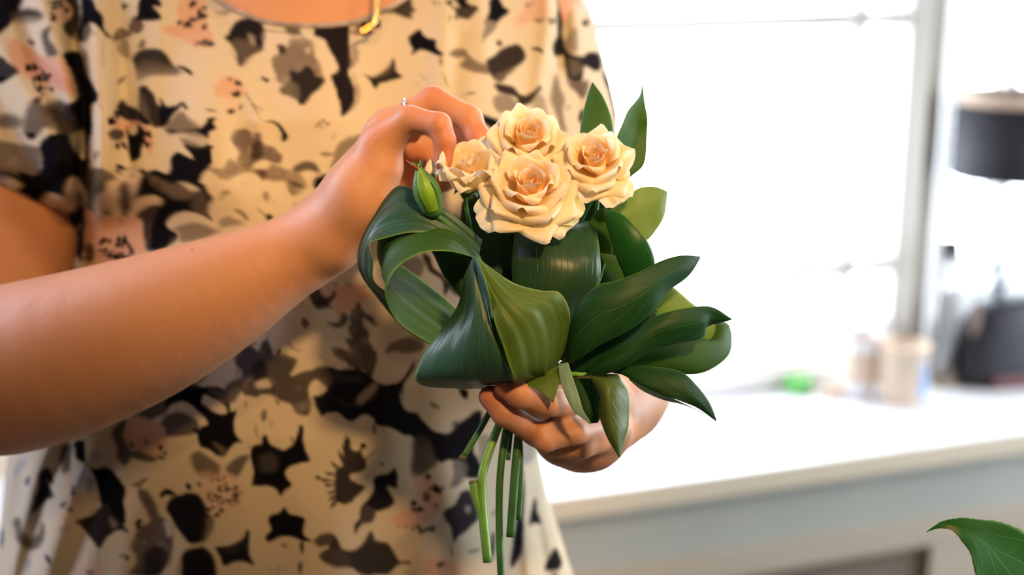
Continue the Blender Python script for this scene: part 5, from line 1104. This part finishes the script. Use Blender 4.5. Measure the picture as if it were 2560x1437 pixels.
def sepals(fr, k, parent, n_=5, L=.016, ang=100, m=M_SEPAL, seed=0, z=0.0):
    o, n, u, w = fr; rg = np.random.default_rng(seed)
    for i in range(n_):
        az = 2 * math.pi * i / n_ + rg.uniform(-.2, .2); er = u * math.cos(az) + w * math.sin(az); ea = np.cross(n, er); V = []
        for t in np.linspace(0, 1, 12):
            a = math.radians(ang * (t ** .7)); c = o + n * (z - .001) + er * (.002 + L * math.sin(a) / max(a, .01) * t * .9) + n * (L * t * (math.cos(a) if ang < 90 else -.5 * t))
            hw = .0028 * math.sin(math.pi * min(1, (t * .86 + .12))) * (1 - t * .6)
            for s in (-1, -.5, 0, .5, 1): V.append(c + ea * hw * s + n * .0006 * s * s)
        mesh_obj('sepal', V, grid_faces(12, 5), m, parent)
def rose(label, centre, tilt, yaw, sc, roll, stem_pts, mstem, seed, outer, mid_n=4, cup=1.0, nin=9, group='cream peach roses of the bouquet', stem_r=.0022):
    fr = frame_of(centre, tilt, yaw, roll); o, n, u, w = fr
    root = empty('rose', centre, label, 'rose', group); rg = np.random.default_rng(seed); g = 2.39996
    # innermost swirl
    for i in range(nin):
        f = i / nin
        petal(fr, g * i + rg.uniform(-.2, .2), (.0128 + .0046 * f) * sc, (.0030 + .0062 * f) * sc, 2 + 8 * f, -3 + 9 * f, (.0004 + .0044 * f) * sc, 0, -10 + 26 * f, .10, root, warm=.95 - .5 * f, seed=seed + i, nt_=14, ns=17, wav=.0002)
    for i in range(4):       # first ring of the cup
        petal(fr, 2.39996 * (i + nin) + rg.uniform(-.2, .2), (.0188 + .0003 * i) * sc, .0108 * sc, 18, 14 + 4 * i, (.0052 + .0005 * i) * sc, -.0006 * sc, 16, .34, root, warm=.5, seed=seed + 20 + i, wav=.0002, roll_k=520)
    for i in range(mid_n):
        petal(fr, 2 * math.pi * i / mid_n + rg.uniform(-.25, .25), (.0215 + .001 * rg.random()) * sc, .0140 * sc, 40, 33 + rg.uniform(-3, 5), .0055 * sc, -.0026 * sc, 14, .55, root, warm=.15, seed=seed + 40 + i, roll_k=420, wav=.0003)
    for i in range(4):
        petal(fr, 2 * math.pi * (i + .5) / 4 + rg.uniform(-.25, .25), (.0250 + .0015 * rg.random()) * sc, .0162 * sc, 52, 50 * cup + rg.uniform(-4, 5), .0055 * sc, -.0050 * sc, 16, .62, root, seed=seed + 60 + i, roll_k=380, wav=.0003)
    for (rx, uy, Lk, Wk, a1, curl, fold, green) in outer:
        petal(fr, az_of(fr, rx, uy), Lk * sc, Wk * sc, 62, a1, .0048 * sc, -.0066 * sc, curl, fold, root, green=green, seed=seed + 80 + int(abs(rx * 100)), roll_k=260, wav=.0009)
    mesh_obj('petal_base', *lathe([(r * sc, z * sc) for r, z in [(.0004, .006), (.0052, .0045), (.0074, .0008), (.0078, -.004), (.0068, -.0072)]], o, 24, n, u), M_BASE, root)
    # cup under the petals, sepals and stem
    hip = [(.0005, -.0205), (.0032, -.0195), (.0046, -.016), (.0042, -.0118), (.0060, -.0085), (.0065, -.0068)]
    mesh_obj('hip', *lathe([(r * sc, z * sc) for r, z in hip], o, 20, n, u), M_SEPAL, root)
    sepals((o - n * .010 * sc, n, u, w), sc, root, seed=seed, L=.017 * sc, ang=118)
    st = [o - n * .0195 * sc, o - n * .032 * sc] + [P(*q) for q in stem_pts]
    mesh_obj('stem', *tube(st, [.0013, .0018, stem_r, stem_r], 60, 12), mstem, root)
    return root, fr
# front rose, largest
def C0(px, py, d): return P(px, py, d)
OUT_F = [(-.9, .25, .028, .0150, 66, 46, .40, 0), (.15, 1, .027, .0150, 60, 30, .42, 0), (1, .35, .0275, .0155, 62, 34, .44, 0), (.95, -.55, .0275, .0155, 72, 46, .40, 0), (.25, -1, .0325, .0160, 84, 26, .62, 0), (-.55, -.9, .0275, .0155, 80, 40, .42, 0),
         (.85, -.35, .0285, .0120, 98, 20, .15, .75), (-.85, -.55, .0290, .0125, 102, 22, .10, .18), (.7, -.7, .0275, .0120, 108, 20, .12, .45)]
r1, f1 = rose('largest and lowest rose at the front, wide open with pointed folded petals', C0(1322, 478, .800), 33, 2, 1.0, 10,
     [(1300, 640, .832), (1302, 800, .834), (1288, 960, .828), (1262, 1030, .824), (1236, 1090, .818), (1212, 1160, .813), (1204, 1205, .811), (1208, 1290, .810), (1219, 1405, .809)], M_STEM_L, 3, OUT_F, stem_r=.0027)
mesh_obj('side_shoot', *tube([P(1183, 1206, .8095), P(1187, 1235, .8095), P(1198, 1275, .8095), P(1209, 1330, .8100)], [.0026, .0022, .0012], 20, 10), M_STEM_L, r1)
mesh_obj('cut_end', *tube([P(1182, 1201, .8095), P(1183, 1207, .8095)], [.0025, .0027], 6, 10), M_CUT, r1)
OUT_A = [(-1, .2, .0245, .014, 62, 34, .3, 0), (-.6, -.8, .0255, .015, 66, 46, .36, 0), (.3, -1, .026, .0155, 70, 50, .42, 0), (1, -.3, .026, .0145, 70, 34, .4, 0), (.7, .7, .024, .014, 58, 22, .36, 0), (-.3, 1, .024, .015, 54, 14, .3, 0), (-1, -.1, .0275, .010, 92, 14, .1, .25), (1, -.05, .026, .010, 90, 16, .2, .2)]
rose('topmost rose of the bouquet with a deep apricot centre', C0(1318, 352, .822), 34, 4, .88, 60, [(1325, 520, .846), (1320, 760, .842), (1294, 960, .832), (1270, 1050, .826), (1252, 1170, .822), (1248, 1300, .820), (1254, 1475, .818)], M_STEM_D, 17, OUT_A)
OUT_C = [(-1, .5, .0255, .0145, 62, 20, .4, 0), (-.9, -.4, .0255, .0145, 68, 44, .36, 0), (-.2, -1, .0265, .0155, 72, 48, .42, 0), (.6, -.85, .0265, .0155, 80, 42, .4, .08), (1, .1, .0235, .014, 62, 40, .34, 0), (.4, .9, .0235, .014, 54, 20, .34, 0), (-.4, 1, .024, .014, 58, 14, .38, 0), (.75, -.95, .0300, .010, 98, 10, .25, .35), (.45, -1, .0285, .0105, 98, 10, .1, .3)]
rose('yellowish right hand rose beside the pointed green leaves', C0(1486, 408, .812), 30, -6, .86, 140, [(1450, 560, .842), (1390, 780, .842), (1312, 960, .832), (1300, 1060, .824), (1288, 1180, .820), (1276, 1342, .818)], M_STEM_D, 29, OUT_C, stem_r=.0026)
# half open rose, left
def half_rose():
    fr = frame_of(C0(1168, 428, .806), 48, 4, 20); o, n, u, w = fr; sc = .74
    root = empty('rose', C0(1168, 428, .806), 'smallest, half open rose beside the fingers, with greenish outer petals', 'rose', 'cream peach roses of the bouquet')
    for i in range(5):
        f = i / 5; petal(fr, 2.4 * i, .0185 * sc, (.004 + .006 * f) * sc, 4, 2 + 8 * f, (.0006 + .004 * f) * sc, -.004 * sc, -16 + 36 * f, .1, root, warm=.5 - .3 * f, seed=200 + i, nt_=14, ns=15, wav=.0003)
    for i in range(6): petal(fr, 1 + 2.4 * i, (.0300 + .0004 * i) * sc, .0145 * sc, 34, 2 + 1.6 * i, (.0050 + .0004 * i) * sc, -.0110 * sc, 26, .24, root, seed=220 + i, roll_k=420, wav=.0003)
    mesh_obj('petal_base', *lathe([(r * sc, z * sc) for r, z in [(.0004, .002), (.006, 0), (.0085, -.005), (.0092, -.010), (.008, -.0135)]], o, 24, n, u), M_BASE, root)
    for (rx, uy, L, Wd, a1, curl, fold, g) in [(-1, .15, .0275, .0170, 4, 8, .30, .05), (.9, .1, .031, .0160, 8, 20, .3, .05), (-.7, -.9, .0265, .0175, 6, 8, .34, .08), (.45, -1, .026, .0185, 8, 2, .10, .6), (1, -.3, .031, .0130, 16, 56, .3, .2), (0, 1, .034, .0170, 5, 4, .3, 0)]:
        petal(fr, az_of(fr, rx, uy), L * sc, Wd * sc, 48, a1, .0055 * sc, -.0145 * sc, curl, fold, root, green=g, seed=240 + int(rx * 10), roll_k=360, wav=.0003)
    mesh_obj('hip', *lathe([(r * sc, z * sc) for r, z in [(.0005, -.0265), (.0035, -.0255), (.0048, -.0225), (.0055, -.0185), (.0095, -.0150), (.0118, -.0115)]], o, 20, n, u), M_SEPAL, root)
    sepals((o - n * .0155 * sc, n, u, w), sc, root, seed=7, L=.014 * sc, ang=100)
    mesh_obj('stem', *tube([o - n * .019, o - n * .026] + [P(*q) for q in [(1190, 640, .838), (1240, 830, .836), (1282, 965, .832), (1296, 1060, .828), (1302, 1180, .824), (1296, 1300, .822)]], [.0012, .0017, .0017], 50, 10), M_STEM_D, root)
half_rose()
# closed bud
bc = P(1067, 478, .797); tip_ = P(1044, 418, .792); n = tip_ - P(1082, 525, .80); n /= np.linalg.norm(n); u = np.cross(n, FWD); u /= np.linalg.norm(u); w = np.cross(n, u)
bud = empty('rose_bud', bc, 'closed green rose bud with a red sepal tip below the little finger', 'rose bud')
prof = [(.0008, -.0155), (.0034, -.0150), (.0050, -.0125), (.0055, -.0105), (.0062, -.0070), (.0068, -.0025), (.0064, .002), (.0045, .0072), (.0020, .0115), (.0006, .0138)]
mesh_obj('calyx', *lathe([(r, z) for r, z in prof], bc, 24, n, u), M_SEPAL, bud)
for i, (az, mm) in enumerate([(.3, M_SEPAL), (1.55, M_SEPAL_B), (2.9, M_SEPAL), (4.1, M_SEPAL), (5.2, M_SEPAL)]):
    V = []; rows = [(.0054, -.011), (.0065, -.006), (.0072, -.0015), (.0068, .003), (.0048, .0078), (.0024, .0118), (.0012, .0145), (.0018 + .001 * i, .0175)]
    rows = catmull(np.array(rows), 18)
    for k, (r, z) in enumerate(rows):
        hw = .85 * math.sin(math.pi * min(1, .18 + .8 * k / 17)) ** .8 * (1 - .35 * k / 17)
        for s in np.linspace(-1, 1, 7):
            a = az + s * hw * (.0058 / max(r, .0035)) * .98; V.append(bc + n * (z + .0001) + (r + .0002 + .0006 * (1 - abs(s))) * (u * math.cos(a) + w * math.sin(a)))
    mesh_obj('sepal', V, grid_faces(18, 7), mm, bud)
mesh_obj('sepal_tip', *tube([P(1046, 424, .792), P(1036, 416, .790), P(1024, 408, .789), P(1016, 400, .789)], [.0010, .0008, .0004], 14, 7), M_RED, bud)
mesh_obj('stem', *tube([bc - n * .0145, P(1108, 552, .803), P(1150, 590, .808), P(1198, 652, .818), P(1240, 800, .826), P(1268, 960, .828), P(1230, 1020, .826), P(1202, 1070, .823), P(1160, 1140, .820)], [.0016, .0018, .0017, .0019, .0019], 60, 10), M_STEM_D, bud)
mesh_obj('cut_end', *tube([P(1161, 1138, .820), P(1154, 1149, .820)], [.0021, .0024], 6, 10), M_CUT, bud)
# second small pale bud between bud and half open rose
b2 = P(1076, 428, .815); n2 = (UP * .9 + RT * .1 - FWD * .2); n2 /= np.linalg.norm(n2); u2 = np.cross(n2, FWD); u2 /= np.linalg.norm(u2); w2 = np.cross(n2, u2)
sb = empty('rose_bud', b2, 'tiny cream bud tip peeping out behind the closed green bud', 'rose bud')
mesh_obj('petal', *lathe([(.0005, -.006), (.003, -.004), (.0038, 0), (.0026, .0045), (.0005, .0075)], b2, 16, n2, u2), mat('bud_cream', (.85, .70, .48), .6, noise=(80, .15)), sb)
mesh_obj('calyx', *lathe([(.0006, -.010), (.0026, -.009), (.0034, -.005), (.0040, -.001)], b2, 16, n2, u2), M_SEPAL, sb)
mesh_obj('stem', *tube([b2 - n2 * .0095, P(1100, 530, .825), P(1180, 700, .838), P(1262, 940, .834), P(1280, 1030, .83), P(1270, 1150, .826)], [.001, .0013, .0014], 40, 8), M_STEM_D, sb)
